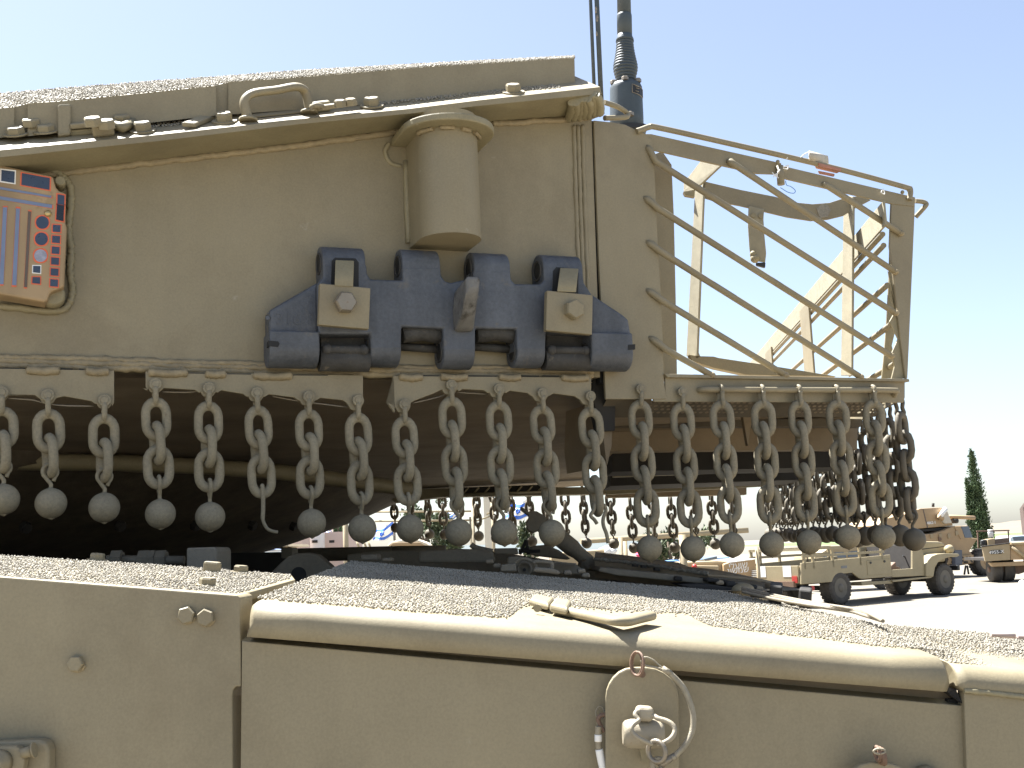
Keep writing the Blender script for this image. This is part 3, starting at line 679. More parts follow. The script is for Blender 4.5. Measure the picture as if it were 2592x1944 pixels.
# floor of the basket: perforated sheet at the near edge, then cross beams coloured as lit and shaded strips
zfl = T.px(1990, 1012).z
pn_u0, pn_u1 = T.uw(1545, 1015)[0], T.uw(2262, 1015)[0]
mb = MB(); cs = .0142; hr = .0046; rows = 6; cols = int((pn_u1 - pn_u0) / cs)
pe0 = T.P(0, 0, -.012); pe0.z = T.px(1950, 1008, -.012).z; pe1 = T.P(0, 0, -.065); pe1.z = T.px(1950, 1060, -.095).z
prow = (pe1 - pe0) / rows
for j in range(rows):
    for i in range(cols):
        cen_ = pe0 + uu * (pn_u0 + cs * (i + .5)) + prow * (j + .5)
        sh = cs * .25 * (1 if j % 2 else -1)
        solid = 24 <= i <= 31 or j == rows - 1 or i < 7
        sq = [(cs / 2 * a, .5 * b) for a, b in ((-1, -1), (0, -1), (1, -1), (1, 0), (1, 1), (0, 1), (-1, 1), (-1, 0))]
        ci = [(sh * .7 + hr * math.cos(R(225 + 45 * q)), .30 * math.sin(R(225 + 45 * q))) for q in range(8)]
        W_ = lambda a, b: cen_ + uu * a + prow * b
        if solid: mb.add([W_(a, b) for a, b in sq], [list(range(8))])
        else: mb.add([W_(a, b) for a, b in sq + ci], [[q, (q + 1) % 8, 8 + (q + 1) % 8, 8 + q] for q in range(8)])
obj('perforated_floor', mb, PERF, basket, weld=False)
def beam(xl, xr, yt, yb, Y, m, d=.04, tl=0, tr_=0):
    return obj('cross_beam', MB().prism([at(xl, yb + tl, Y), at(xr, yb + tr_, Y), at(xr, yt + tr_, Y), at(xl, yt + tl, Y)], V((0, d, 0))), m, basket, bevel=.001)
nb = -.066
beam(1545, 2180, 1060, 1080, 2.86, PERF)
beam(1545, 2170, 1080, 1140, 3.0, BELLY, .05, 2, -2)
beam(1550, 2140, 1140, 1186, 3.2, DARK_SHADE, .2, 8, -4)
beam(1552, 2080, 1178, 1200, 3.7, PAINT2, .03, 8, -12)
beam(1545, 2040, 1196, 1226, 3.9, DARK_SHADE, .3, 4, -12)
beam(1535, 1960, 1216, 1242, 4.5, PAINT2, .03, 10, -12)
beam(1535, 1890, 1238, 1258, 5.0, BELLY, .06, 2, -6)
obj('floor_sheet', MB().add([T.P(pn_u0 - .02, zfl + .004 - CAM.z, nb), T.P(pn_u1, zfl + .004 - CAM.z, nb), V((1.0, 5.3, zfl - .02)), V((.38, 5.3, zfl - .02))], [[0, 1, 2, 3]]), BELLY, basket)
obj('gusset', MB().prism([T.px(1880, 1050, -.2), T.px(1905, 1055, -.2), T.px(1893, 1128, -.2)], -nn * .01), BELLY, basket)
# near left corner of the basket underneath, beside the joint
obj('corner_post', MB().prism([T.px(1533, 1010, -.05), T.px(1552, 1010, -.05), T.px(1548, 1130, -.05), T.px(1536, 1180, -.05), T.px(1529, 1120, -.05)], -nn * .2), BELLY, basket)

# rolled canvas, red tape and threads on the top rail
roll = thing('rolled_canvas', 'small roll of pale canvas lying on the basket top rail', 'canvas roll', T.px(2080, 408, .0))
def rz_(x, y, n=0): return T.px(1640 + x / 3.072, 280 + y / 3.072, n)
ax0, ax1 = rz_(1255, 355, .02), rz_(1400, 392, -.02)
d = (ax1 - ax0)
sp = []
for i in range(40):
    t = i / 39; a = R(-60 + t * 620); rr = .006 + .0075 * t
    sp.append((math.cos(a) * rr * 1.25, math.sin(a) * rr))
sx = V((d.y, -d.x, 0)).normalized() * .5 + d.normalized() * -.8; sx.normalize()
vv = [ax0 + sx * a + UP * b for a, b in sp] + [ax0 + d + sx * a + UP * b for a, b in sp]
o = obj('canvas', MB().add(vv, [[i, i + 1, 41 + i, 40 + i] for i in range(39)], True), CLOTH, roll); m_ = o.modifiers.new('s', 'SOLIDIFY'); m_.thickness = .002
tape = thing('red_tape', 'faded red webbing tape wrapped round the basket top rail', 'tape', rz_(1400, 440))
obj('tape_strip', MB().prism([rz_(1325, 404, .016), rz_(1505, 448, .016), rz_(1502, 472, .016), rz_(1340, 434, .016)], -nn * .016), PINK, tape, bevel=.001)
obj('tape_end', MB().prism([rz_(1330, 468, .006), rz_(1452, 492, .006), rz_(1450, 510, .006), rz_(1340, 488, .006)], -nn * .004), PINK, tape)
th = thing('white_thread', 'frayed white thread tied round the basket rail', 'thread', rz_(1040, 480))
mb = MB()
for pts in ([(1060, 345), (1085, 365), (1078, 372)], [(1095, 425), (1050, 440), (1012, 475), (1005, 510), (1015, 525)], [(965, 480), (985, 500), (1008, 520)], [(975, 515), (1000, 490), (1000, 508)], [(1090, 430), (1085, 455), (1045, 450), (1010, 480)], [(1830, 610), (1815, 635), (1838, 650), (1840, 632), (1828, 612)], [(1180, 372), (1215, 340), (1250, 322)]):
    mb.tube(curve([rz_(x, y, .012) for x, y in pts], 6), .0012, 5)
obj('thread', mb, WHITEM, th)
th = thing('blue_thread', 'thin blue thread dangling below the basket rail', 'thread', rz_(1100, 600))
obj('thread', MB().tube(curve([rz_(x, y, .006) for x, y in ((1070, 545), (1080, 580), (1110, 590), (1145, 620), (1135, 642), (1090, 635), (1040, 605), (1030, 600))], 6), .0009, 5), BLUEM, th)

# ================================================================ antennas
AY = 3.05
an = thing('base_antenna', 'thick dark antenna on a ribbed spring and cylindrical base', 'antenna', at(1588, 320, AY))
def azx(x, y): return (1450 + x / 5.027, y / 5.027)
def ap(x, y): return at(*azx(x, y), AY)
k_ = AY / F_PX / 5.027
ax_ = (ap(650, 0) - ap(686, 1570)).normalized()
bo = ap(686, 1590)
def hh(y): return (ap(660, y) - bo).dot(ax_)
obj('antenna_base', MB().lathe(bo, ax_, [(222 * k_, -.03), (224 * k_, hh(1500)), (216 * k_, hh(1160)), (214 * k_, hh(1120)), (198 * k_, hh(1085)), (60 * k_, hh(1070))], 32), ANT, an)
prof = []
N_ = 15
for i in range(N_):
    t0, t1 = i / N_, (i + 1) / N_
    y_a, y_b = 1065 + (525 - 1065) * t0, 1065 + (525 - 1065) * t1; t = (t0 + t1) / 2
    rr = (118 + 52 * math.sin(math.pi * min(1, max(0, (t * 1.08))) ** .72)) * k_
    rr = ([125, 132, 143, 154, 162, 166, 164, 157, 149, 141, 134, 128, 123, 120, 118][i]) * k_
    for q in range(7):
        s_ = q / 6; prof.append((rr - 11 * k_ * (1 - math.sin(math.pi * s_)), hh(y_a + (y_b - y_a) * s_)))
obj('antenna_spring', MB().lathe(bo, ax_, prof, 36), ANT, an)
obj('spring_collar', MB().lathe(bo, ax_, [(122 * k_, hh(530)), (118 * k_, hh(500)), (103 * k_, hh(470)), (100 * k_, hh(445))], 28), ANT, an)
obj('antenna_socket', MB().lathe(bo, ax_, [(100 * k_, hh(450)), (101 * k_, hh(210)), (98 * k_, hh(185)), (80 * k_, hh(175))], 28), ANT, an)
obj('antenna_mast', MB().lathe(bo, ax_, [(93 * k_, hh(190)), (90 * k_, hh(-300)), (80 * k_, hh(-1500))], 28), ANT, an)
mb = MB()
for a in (200, 262, 330): mb.hexbolt(bo + ax_ * hh(1085) + V((math.cos(R(a)), math.sin(R(a)), 0)) * 175 * k_, UP, .017, .010, .3)
mb.hexbolt(ap(705, 1560) - V((0, .05, 0)), UP, .019, .010, .1); obj('base_bolt', mb, STEEL, an)
fx = V((0, -1, 0))
pl = MB(); vv = []
aa = [math.asin(min(1, (x - 674) / 222)) for x in (735, 800, 850, 884)]
def onb(a, y, lift=.0006):
    return bo + ax_ * hh(y) + (V((1, 0, 0)) * math.sin(a) + V((0, -1, 0)) * math.cos(a)) * (219 * k_ + lift)
for a in aa: vv += [onb(a, 1150 + (a - aa[0]) * 30), onb(a, 1255 + (a - aa[0]) * 30)]
obj('data_plate', MB().add(vv, [[2 * i, 2 * i + 2, 2 * i + 3, 2 * i + 1] for i in range(3)]), BLACKM, an)
mb = MB()
fr = [onb(a, 1150 + (a - aa[0]) * 30, .001) for a in aa] + [onb(a, 1255 + (a - aa[0]) * 30, .001) for a in aa[::-1]]
mb.tube(fr, .0011, 5, closed=True)
for y, a0, a1 in ((1170, .5, .75), (1195, .55, .8), (1232, .5, .75)): mb.tube([onb(a0, y, .001), onb(a1, y, .001)], .0012, 5)
obj('plate_marking', mb, STEEL, an)
obj('antenna_foot', MB().prism([at(*azx(x, y), AY - .05) for x, y in ((590, 1580), (700, 1562), (900, 1570), (960, 1590), (900, 1620), (600, 1620))], V((0, .12, 0))), BLACKM, an)
for (xa, xb, ya, yb, wd, lab) in ((224, 277, 0, 1190, 24, 'slimmer dark green rod antenna left of its twin'), (304, 362, 0, 1230, 33, 'thicker dark rod antenna with chipped paint beside the slimmer rod')):
    p_ = [at(*azx(xb + (xb - xa) * .0, yb + 60), 2.72), at(*azx(xa, ya), 2.72)]
    p_.append(p_[1] + (p_[1] - p_[0]) * 1.2)
    t_ = thing('rod_antenna', lab, 'antenna', p_[0])
    obj('rod', MB().tube(p_, [wd * 2.72 / F_PX / 5.027] * 3, 14), ANT, t_)
    if wd > 30:
        mb = MB()
        for x, y in ((288, 140), (302, 250), (305, 215), (298, 430), (292, 110)): mb.ball(at(*azx(x + 6, y), 2.715), .0028, 8, 6, 2.2)
        obj('paint_chip', mb, STEEL, t_)
# ================================================================ ball and chain curtain
WR, LO, LW = .0077, .066, .0495                # wire radius, outer length and width of a link
LC, WC = LO - 2 * WR, LW - 2 * WR
def stadium(lc, wc, n):
    r = wc / 2; h = lc / 2 - r
    top_ = [V((r * math.cos(math.pi * i / n), 0, h + r * math.sin(math.pi * i / n))) for i in range(n + 1)]
    return top_ + [V((-p.x, 0, -p.z)) for p in top_]
def proto(name, mb, m):
    me = bpy.data.meshes.new(name); me.from_pydata([tuple(p) for p in mb.v], [], mb.f); me.polygons.foreach_set('use_smooth', mb.s)
    b = bmesh.new(); b.from_mesh(me); bmesh.ops.recalc_face_normals(b, faces=b.faces); b.to_mesh(me); b.free()
    me.materials.append(m); return me
def link_mb(n=9, seg=12, wob=.03):
    random.seed(n); return MB().tube(stadium(LC, WC, n), WR, seg, closed=True, jitter=wob)
LINK = [proto('link', MB().tube(stadium(LC, WC, 9), WR, 14, closed=True, jitter=0), BALLM)]
mbb = MB().ball((0, 0, 0), .025, 32, 20); mbb.lathe((0, 0, -.0275), (0, 0, 1), [(.0005, 0), (.0030, .0016), (.006, .0034)], 10)
BALL = proto('ball', mbb, BALLM)
SH_S = .036
def shackle_mb():
    mb = MB()
    for s_ in (-1, 1):
        mb.lathe((0, s_ * .0105 - .003, 0), (0, 1, 0), [(.0095, 0), (.0105, .001), (.0105, .005), (.0095, .006)], 20)
    mb.lathe((0, -.0155, 0), (0, 1, 0), [(.0055, 0), (.0062, .001), (.0062, .004)], 16)
    r = .0105; pth = [V((0, -r, -.004)), V((0, -r, -.012))] + [V((0, -r * math.cos(math.pi * i / 10), -SH_S + r + .004 - r * math.sin(math.pi * i / 10))) for i in range(11)] + [V((0, r, -.012)), V((0, r, -.004))]
    mb.tube(pth, [.0055] + [.0046] * (len(pth) - 2) + [.0055], 12)
    return mb
SHACK = proto('shackle', shackle_mb(), BALLM)
def rodhook_mb():
    mb = MB(); r = .0088
    pth = [V((0, -r * math.cos(R(a)), r * math.sin(R(a)))) for a in range(-20, 201, 20)]
    mb.tube([V((0, p.y, p.z)) for p in pth], .0042, 10)
    q = [V((0, -r, -.002)), V((0, -.006, -.014))] + [V((0, -.0085 * math.cos(math.pi * i / 10), -SH_S + .012 - .0085 * math.sin(math.pi * i / 10))) for i in range(11)] + [V((0, .006, -.014)), V((0, r, -.002))]
    mb.tube(curve(q, 2), .0046, 10); return mb
RHOOK = proto('rod_hook', rodhook_mb(), BALLM)
def hook_mb(o=0):                             # loop over the last link, twisted stem to the ball; in the XZ plane
    mb = MB(); r = .0115
    pth = [V((r * math.cos(R(a)), 0, .004 + r * math.sin(R(a)))) for a in range(-50, 231, 20)]
    pth = [V((.005, 0, -.012))] + pth + [V((-.004, .0, -.010)), V((.001, 0, -.017)), V((0, 0, -.026)), V((0, 0, -.034))]
    mb.tube(curve(pth, 2), .0034, 10); mb.tube([V((0, 0, -.022)), V((0, 0, -.034))], [.004, .006], 10); return mb
HOOK = proto('hook', hook_mb(), BALLM)
def wire_end_mb(k):
    mb = MB()
    if k == 0: mb.tube(curve([V((0, .007, .010)), V((0, -.006, .014)), V((0, -.008, .004)), V((0, -.006, -.012)), V((-.001, -.005, -.03)), V((-.002, -.004, -.045)), V((.004, -.004, -.060)), V((.014, -.004, -.066)), V((.022, -.004, -.068))], 4), [.0036] * 20 + [.003] * 13, 10)
    else:
        mb.tube(curve([V((-.008, -.01, .016)), V((-.013, -.012, .004)), V((-.020, -.012, -.006)), V((-.013, -.012, -.014)), V((-.008, -.012, -.022))], 4), .0036, 10)
        mb.tube(curve([V((.009, -.012, .014)), V((.013, -.012, .003)), V((.006, -.012, -.012)), V((.005, -.012, -.026)), V((.010, -.012, -.042)), V((.012, -.012, -.060))], 4), .0036, 10)
    return mb
mid = {}
def new_part(name, me, parent, loc, rz=0.0, rx=0.0, scale=None, m=None):
    o = bpy.data.objects.new(name, me); col.objects.link(o); o.parent = parent; o.location = loc
    o.rotation_euler = (rx, 0, rz)
    if scale: o.scale = scale
    return o
def ball_chain(E, B, n, label, group, yaw=0.0, first_face=True, hang='shackle', end='ball', meshes=None, loc_rot=None, hookyaw=None):
    """E: eye, B: centre of the ball, n links between them"""
    t = thing('ball_chain', label, 'ball chain', E, 0, group)
    D = (B - E).length
    t.rotation_mode = 'QUATERNION'; t.rotation_quaternion = V((0, 0, -1)).rotation_difference((B - E).normalized())
    base = math.atan2(uu.y, uu.x) if loc_rot is None else loc_rot
    L_, BL, SH, RH, HK = meshes or (LINK[0], BALL, SHACK, RHOOK, HOOK)
    new_part('shackle' if hang == 'shackle' else 'rod_hook', SH if hang == 'shackle' else RH, t, (0, 0, 0), base)
    a1 = SH_S - .0055 - WR * .2
    pitch = LC - 2 * WR
    k = (D - .025 - .024 - a1) / ((n - 1) * pitch + LC)
    z = -a1
    for i in range(n):
        face = (i % 2 == 0) == first_face
        yw = base + (yaw if face else yaw + .22 + math.pi / 2) + random.uniform(-.05, .05)
        new_part('link', L_, t, (random.uniform(-.001, .001), random.uniform(-.001, .001), z - LC * k / 2), yw, random.uniform(-.04, .04), (random.uniform(.97, 1.03), 1, k * (1.0 + 2 * WR / LC * (1 / k - 1) * 0)))
        z -= pitch * k
    last = z + pitch * k - LC * k
    if end == 'ball':
        face = ((n - 1) % 2 == 0) == first_face
        hy = base + (yaw + math.pi / 2 if face else yaw + .22) + (hookyaw or 0)
        new_part('hook', HK, t, (0, 0, last - .0015), hy)
        new_part('ball', BL, t, (0, 0, -D), random.uniform(0, 6))
    else:
        new_part('broken_wire', proto('broken_wire', wire_end_mb(end), BALLM), t, (0, 0, last), base)
    return t
G1 = 'ball chains along the near side of the turret'
near = [  # eye, ball, links, yaw, hanger, label
    ((5, 996), (9, 1264), 2, .05, 'shackle', 'leftmost ball chain, its ball cut by the picture edge'),
    ((121, 1003), (129, 1274), 2, .05, 'shackle', 'ball chain on the middle ear of the bracket under the red outlined panel'),
    ((264, 1016), (264, 1285), 2, .05, 'shackle', 'ball chain at the end corner of the bracket under the red outlined panel'),
    ((392, 975), (406, 1301), 3, .03, 'shackle', 'ball chain on the first ear of the middle bracket, left of a lone ball chain'),
    ((527, 985), (532, 1308), 3, .05, 'shackle', 'ball chain left of the chain that has lost its ball on the middle bracket'),
    ((648, 997), (668, 1322), 3, .03, 'shackle', 'chain on the middle bracket ending in a short bent wire without a ball'),
    ((779, 1006), (789, 1324), 3, .03, 'shackle', 'ball chain right of the short bent wire, its ball with a pointed bottom nub'),
    ((903, 1016), (917, 1338), 3, .10, 'shackle', 'ball chain on the last ear of the middle bracket below the track link'),
    ((1020, 1026), (1038, 1338), 3, -.12, 'shackle', 'ball chain on the low first ear of the third bracket'),
    ((1138, 977), (1161, 1348), 4, -.20, 'shackle', 'ball chain below the guide horn of the track link'),
    ((1258, 987), (1276, 1347), 4, -.25, 'shackle', 'ball chain on the middle ear of the third bracket, in front of a flag'),
    ((1368, 998), (1397, 1349), 4, -.28, 'shackle', 'ball chain whose ball covers the thick slanted gun travel lock'),
    ((1489, 1005), (1517, 1362), 4, -.32, 'shackle', 'chain beside the turret joint with two torn wire ends and no ball'),
    ((1616, 987), (1644, 1388), 5, -.45, 'shackle', 'ball chain bolted to the solid end plate of the basket'),
    ((1721, 994), (1754, 1389), 5, -.48, 'shackle', 'ball chain bolted to the basket rail, beside the start of the welded hanging rod'),
    ((1823, 988), (1853, 1379), 5, -.50, 'rod', 'ball chain on the hanging rod nearest the solid end plate'),
    ((1927, 988), (1953, 1378), 5, -.52, 'rod', 'second ball chain along the hanging rod, in front of the dark rear chains'),
    ((2020, 988), (2048, 1372), 5, -.50, 'rod', 'middle ball chain of the five on the hanging rod'),
    ((2115, 988), (2147, 1359), 5, -.54, 'rod', 'fourth ball chain along the hanging rod, next to last'),
    ((2208, 988), (2236, 1360), 5, -.50, 'rod', 'last ball chain on the hanging rod by the rear corner')]
CN = .030
for (e, b, n, yaw, hang, lab) in near:
    cn = BN - .004 if e[0] < 1500 else (.001 if hang == 'shackle' else .018)
    E = T.px(e[0], e[1], cn); Bp = T.px(b[0], b[1], cn + .004)
    ball_chain(E, Bp, n, lab, G1, yaw, True, hang, {648: 0, 1489: 1}.get(e[0], 'ball'))
# rear row and far row: the same chains, coarser
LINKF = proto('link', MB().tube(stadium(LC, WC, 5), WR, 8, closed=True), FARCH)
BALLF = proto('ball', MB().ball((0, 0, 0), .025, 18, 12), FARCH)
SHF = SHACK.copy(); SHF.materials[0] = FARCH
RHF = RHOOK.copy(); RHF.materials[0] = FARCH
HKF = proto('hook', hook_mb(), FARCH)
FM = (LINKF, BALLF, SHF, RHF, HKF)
zr = T.px(2291, 1012).z
ORD = 'zeroth first second third fourth fifth sixth seventh eighth ninth tenth eleventh twelfth thirteenth fourteenth fifteenth sixteenth seventeenth eighteenth nineteenth twentieth twenty-first'.split()
G2 = 'dark ball chains hanging along the rear edge of the basket'
rd2 = V((.095, 1, 0)).normalized()
r0 = at(2274, 1030, 2.62)
nrow = 22
for i in range(nrow):
    s_ = .13 * i + random.uniform(-.01, .01)
    P0 = V((r0.x, r0.y, zr)) + rd2 * s_
    zball = at(2292, 1362, 2.70).z + .012 * i * .13
    lab = ORD[i] + ' dark ball chain of the receding rear row, counted back from the corner chain'
    if i == 0: lab = 'ball chain at the very rear corner, hanging clear against the sky'
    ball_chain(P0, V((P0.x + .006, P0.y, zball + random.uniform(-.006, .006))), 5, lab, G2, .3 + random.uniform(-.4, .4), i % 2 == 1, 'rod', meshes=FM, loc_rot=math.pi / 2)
G3 = 'small dark ball chains along the far side of the turret'
far = [(1001, 1336, 6.02, 3), (1043, 1345, 5.98, 3), (1087, 1352, 5.9, 4), (1125, 1353, 5.88, 4), (1168, 1354, 5.8, 4), (1212, 1357, 5.75, 4), (1256, 1362, 5.7, 4), (1300, 1366, 5.66, 4), (1347, 1371, 5.6, 5), (1390, 1376, 5.58, 4), (1438, 1374, 5.55, 4), (1485, 1375, 5.52, 4), (1554, 1376, 5.5, 4), (1605, 1387, 5.47, 4), (1660, 1384, 5.45, 4), (1708, 1386, 5.43, 4), (1765, 1372, 5.4, 4), (1811, 1377, 5.4, 4), (1862, 1372, 5.38, 4)]
for i, (x, y, Y, n) in enumerate(far):
    Bp = at(x, y, Y); k_ = (LC - 2 * WR)
    Ez = Bp.z + .025 + .024 + SH_S + (n - 1) * k_ + LC + .02
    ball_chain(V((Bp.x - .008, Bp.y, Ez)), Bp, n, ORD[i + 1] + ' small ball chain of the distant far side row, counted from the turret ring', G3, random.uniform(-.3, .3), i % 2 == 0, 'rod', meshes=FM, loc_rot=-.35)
# ================================================================ hull: side boxes, lid, skirts
hull = thing('tank_hull', 'khaki tank hull with grit coated deck edge and side skirts', 'tank hull', (0, 1.6, 1.5))
# frame of the skirt face: leans a little, slopes down to the right
hu = V((math.cos(R(7.1)), 0, -math.sin(R(7.1)))); hd = V((0, math.cos(R(2.55)), math.sin(R(2.55))))
hn = hu.cross(hd).normalized()
if hn.z < 0: hn = -hn
HO = V((-.29, 1.30, CAM.z - .041))            # on the top front edge
def deck(x, y, l=0.0): return hit(x, y, HO + hn * l, hn)
fn = V((0, -1, 0))
def face(x, y, n=0.0): return hit(x, y, HO + fn * n, fn)
# ---- left box
zdn = -.30
def down(p, d): return p + V((0, 0, -d))
fx = [(-150, 1448), (600, 1507), (608, 1512), (610, 1738), (597, 1738), (590, 1746), (588, 1762), (590, 2100), (-150, 2100)]
obj('side_box', MB().prism([face(x, y) for x, y in fx], V((0, .06, 0))), PAINT, hull, bevel=.0015)
# top cover of the box
tc = [deck(-150, 1449, .002), deck(602, 1507, .002), deck(748, 1467, .002), deck(738, 1454, .002), deck(400, 1430, .002), deck(-150, 1398, .002)]
cover = obj('box_cover', MB().prism(tc, hn * -.010), PAINT, hull, bevel=.002)
a, b = deck(606, 1512, -.01), deck(752, 1472, -.01)
obj('box_end', MB().prism([a, b, b - V((0, 0, .35)), a - V((0, 0, .35))], V((-.012, 0, 0))), PAINT, hull, bevel=.0015)
obj('box_inner', MB().prism([deck(-150, 1405, -.012), deck(735, 1458, -.012), deck(735, 1458, -.35), deck(-150, 1405, -.35)], V((0, .01, 0))), DARK_SHADE, hull)
obj('slot_back', MB().prism([face(560, 1760, -.05), face(640, 1760, -.05), face(640, 2120, -.05), face(560, 2120, -.05)], V((0, .01, 0))), PAINT2, hull)
def fbolt(x, y, af=.0168, m=PAINT, rot=.2): return obj('skirt_bolt', MB().hexbolt(face(x, y, .0), fn, af, .008, rot, washer=0), m, hull)
fbolt(474, 1557, rot=.5); fbolt(523, 1563, rot=.9); fbolt(195, 1679, .0155, rot=.2)
mb = MB()
for x, y in ((474, 1557), (523, 1563), (195, 1679)):
    mb.tube([face(x + 20 * math.cos(R(a)), y + 20 * math.sin(R(a)), .0006) for a in range(10, 150, 14)], .0016, 6, jitter=.2)
obj('bolt_seal', mb, WELD, hull)
for x, y in ((246, 1419), (609, 1450), (524, 1484)):
    p = deck(x, y, .002); obj('cover_bolt', MB().hexbolt(p, hn, .017, .010, random.random(), washer=.014), PAINT, hull)
p = deck(536, 1448, .002); obj('cover_stud', MB().cbox(p + hn * .006, .022, .014, .016, 0, R(7)), PAINT, hull, bevel=.003)
# bracket at the bottom left
bt = obj('skirt_bracket', MB().prism([face(x, y, .02) for x, y in ((-120, 1960), (-120, 1880), (38, 1876), (60, 1873), (100, 1873), (118, 1880), (124, 1900), (124, 2000), (-120, 2000))], V((0, .02, 0))), PAINT, hull, bevel=.004, seg=3)
obj('bracket_strap', MB().prism([face(x, y, .034) for x, y in ((-120, 1889), (40, 1889), (58, 1900), (62, 1925), (50, 2000), (-120, 2000))], V((0, .014, 0))), PAINT, bt, bevel=.003)
obj('bracket_pin', MB().tube([face(55, 1908, .032), face(84, 1899, .032)], [.005, .006], 12).tube([face(84, 1899, .032), face(88, 1898, .032)], .008, 12), PAINT, bt)
obj('bracket_boss', MB().lathe(face(2, 1929, .034), fn, [(.013, 0), (.012, .008), (.0085, .010), (.007, .016)], 20), PAINT, bt)

obj('lower_hull', MB().box(V((-5.0, 1.36, .02)), V((6.6, 0, 0)), V((0, 3.0, 0)), V((0, 0, 1.18))), BELLY, hull)
# ---- the lid with its rounded lip
LT = .028                                     # the lip stands this far in front of the skirt
def lface(x, y): return face(x, y, .012)
tl, tr_ = lface(628, 1523), lface(2404, 1668)
bl_, br_ = lface(624, 1612), lface(2402, 1752)
RAD = .022
lidu = (tr_ - tl).normalized()
upl = V((0, 0, 1))
# profile swept along the lid edge
def lid_profile(top, bot, rad, deep, k=8):
    """points from the bottom of the lip up round the edge and back over the deck"""
    h = (top - bot); pts = [bot + V((0, .012, 0)), bot]
    for i in range(k + 1):
        a = math.pi / 2 * i / k
        pts.append(top + V((0, rad * (1 - math.cos(a)), -rad * (1 - math.sin(a)))) )
    pts += [top + hd * .10, top + hd * deep]
    return pts
def deep_at(t): return .80 if t < .85 else (.80 + (.40 - .80) * (t - .85) / .19 if t < 1.04 else .37)
def lid_sheet(name, tops, bots, rad, deep=.74, mat_=PAINT):
    secs = [lid_profile(t, b, rad, deep_at((t - tl).dot(lidu) / (tr_ - tl).length)) for t, b in zip(tops, bots)]
    m_ = len(secs[0]); mb = MB(); vv = [p for s in secs for p in s]
    fs = []
    for i in range(len(secs) - 1):
        for j in range(m_ - 1): fs.append([i * m_ + j, i * m_ + j + 1, (i + 1) * m_ + j + 1, (i + 1) * m_ + j])
    mb.add(vv, fs, True)
    for i in (0, len(secs) - 1):
        s = secs[i]; mb.add(s + [s[-1] - V((0, 0, .05)), s[0] + V((0, .05, 0))], [list(range(m_ + 2))])
    return obj(name, mb, mat_, hull)
NS = 12
tops = [tl.lerp(tr_, i / NS) for i in range(NS + 1)]; bots = [bl_.lerp(br_, i / NS) for i in range(NS + 1)]
tops[0] = tops[0] + V((.0, .006, -.004)); e0 = tl.lerp(tr_, .008); tops.insert(1, e0); bots.insert(1, bl_.lerp(br_, .008))
e1 = tl.lerp(tr_, .992); tops.insert(-1, e1); bots.insert(-1, bl_.lerp(br_, .992)); tops[-1] = tops[-1] + V((0, .008, -.005)); bots[-1] = bots[-1] + V((0, .006, 0))
lid = lid_sheet('deck_lid', tops, bots, RAD)
# strip at the back of the recess under the lid, skirt panel below
obj('lid_gap_strip', MB().prism([face(618, 1596, -.03), face(2412, 1735, -.03), face(2412, 1800, -.03), face(618, 1640, -.03)], V((0, .02, 0))), BELLY, hull)
sp_ = obj('skirt_panel', MB().prism([face(x, y, .0) for x, y in ((612, 1622), (2437, 1786), (2446, 1960), (2449, 2120), (607, 2120))], V((0, .012, 0))), PAINT, hull, bevel=.0012)
obj('panel_ledge', MB().prism([face(612, 1622, -.002), face(2437, 1786, -.002), face(2437, 1786, -.034) + V((0, 0, .006)), face(612, 1622, -.034) + V((0, 0, .006))], V((0, 0, -.008))), PAINT2, hull)
obj('lid_wedge', MB().prism([face(2408, 1760, .002), face(2437, 1782, .002), face(2420, 1745, -.004), face(2400, 1752, -.004)], V((0, .02, 0))), DARK_SHADE, hull)
# ---- next skirt section to the right
t2 = [face(2416, 1682, .006), face(2426, 1684, .012), face(2450, 1686, .012), face(2500, 1690, .012), face(2620, 1700, .012), face(2760, 1712, .012)]
b2 = [face(2440, 1752, .008), face(2442, 1752, .010), face(2460, 1753, .010), face(2500, 1757, .010), face(2620, 1768, .010), face(2760, 1780, .010)]
lid_sheet('deck_lid', t2, b2, RAD)
mb = MB().tube(curve([face(2440, 1748, .011), face(2500, 1753, .011), face(2592, 1764, .011), face(2760, 1780, .011)], 10), .003, 8, jitter=.2); obj('weld_bead', mb, PAINT2, hull)
obj('skirt_panel', MB().prism([face(x, y, .008) for x, y in ((2440, 1752), (2760, 1780), (2760, 2120), (2452, 2120), (2445, 1900))], V((0, .02, 0))), PAINT, hull, bevel=.0015)
obj('panel_shadow_gap', MB().prism([face(x, y, -.012) for x, y in ((2400, 1770), (2470, 1770), (2480, 2120), (2400, 2120))], V((0, .01, 0))), DARK_SHADE, hull)

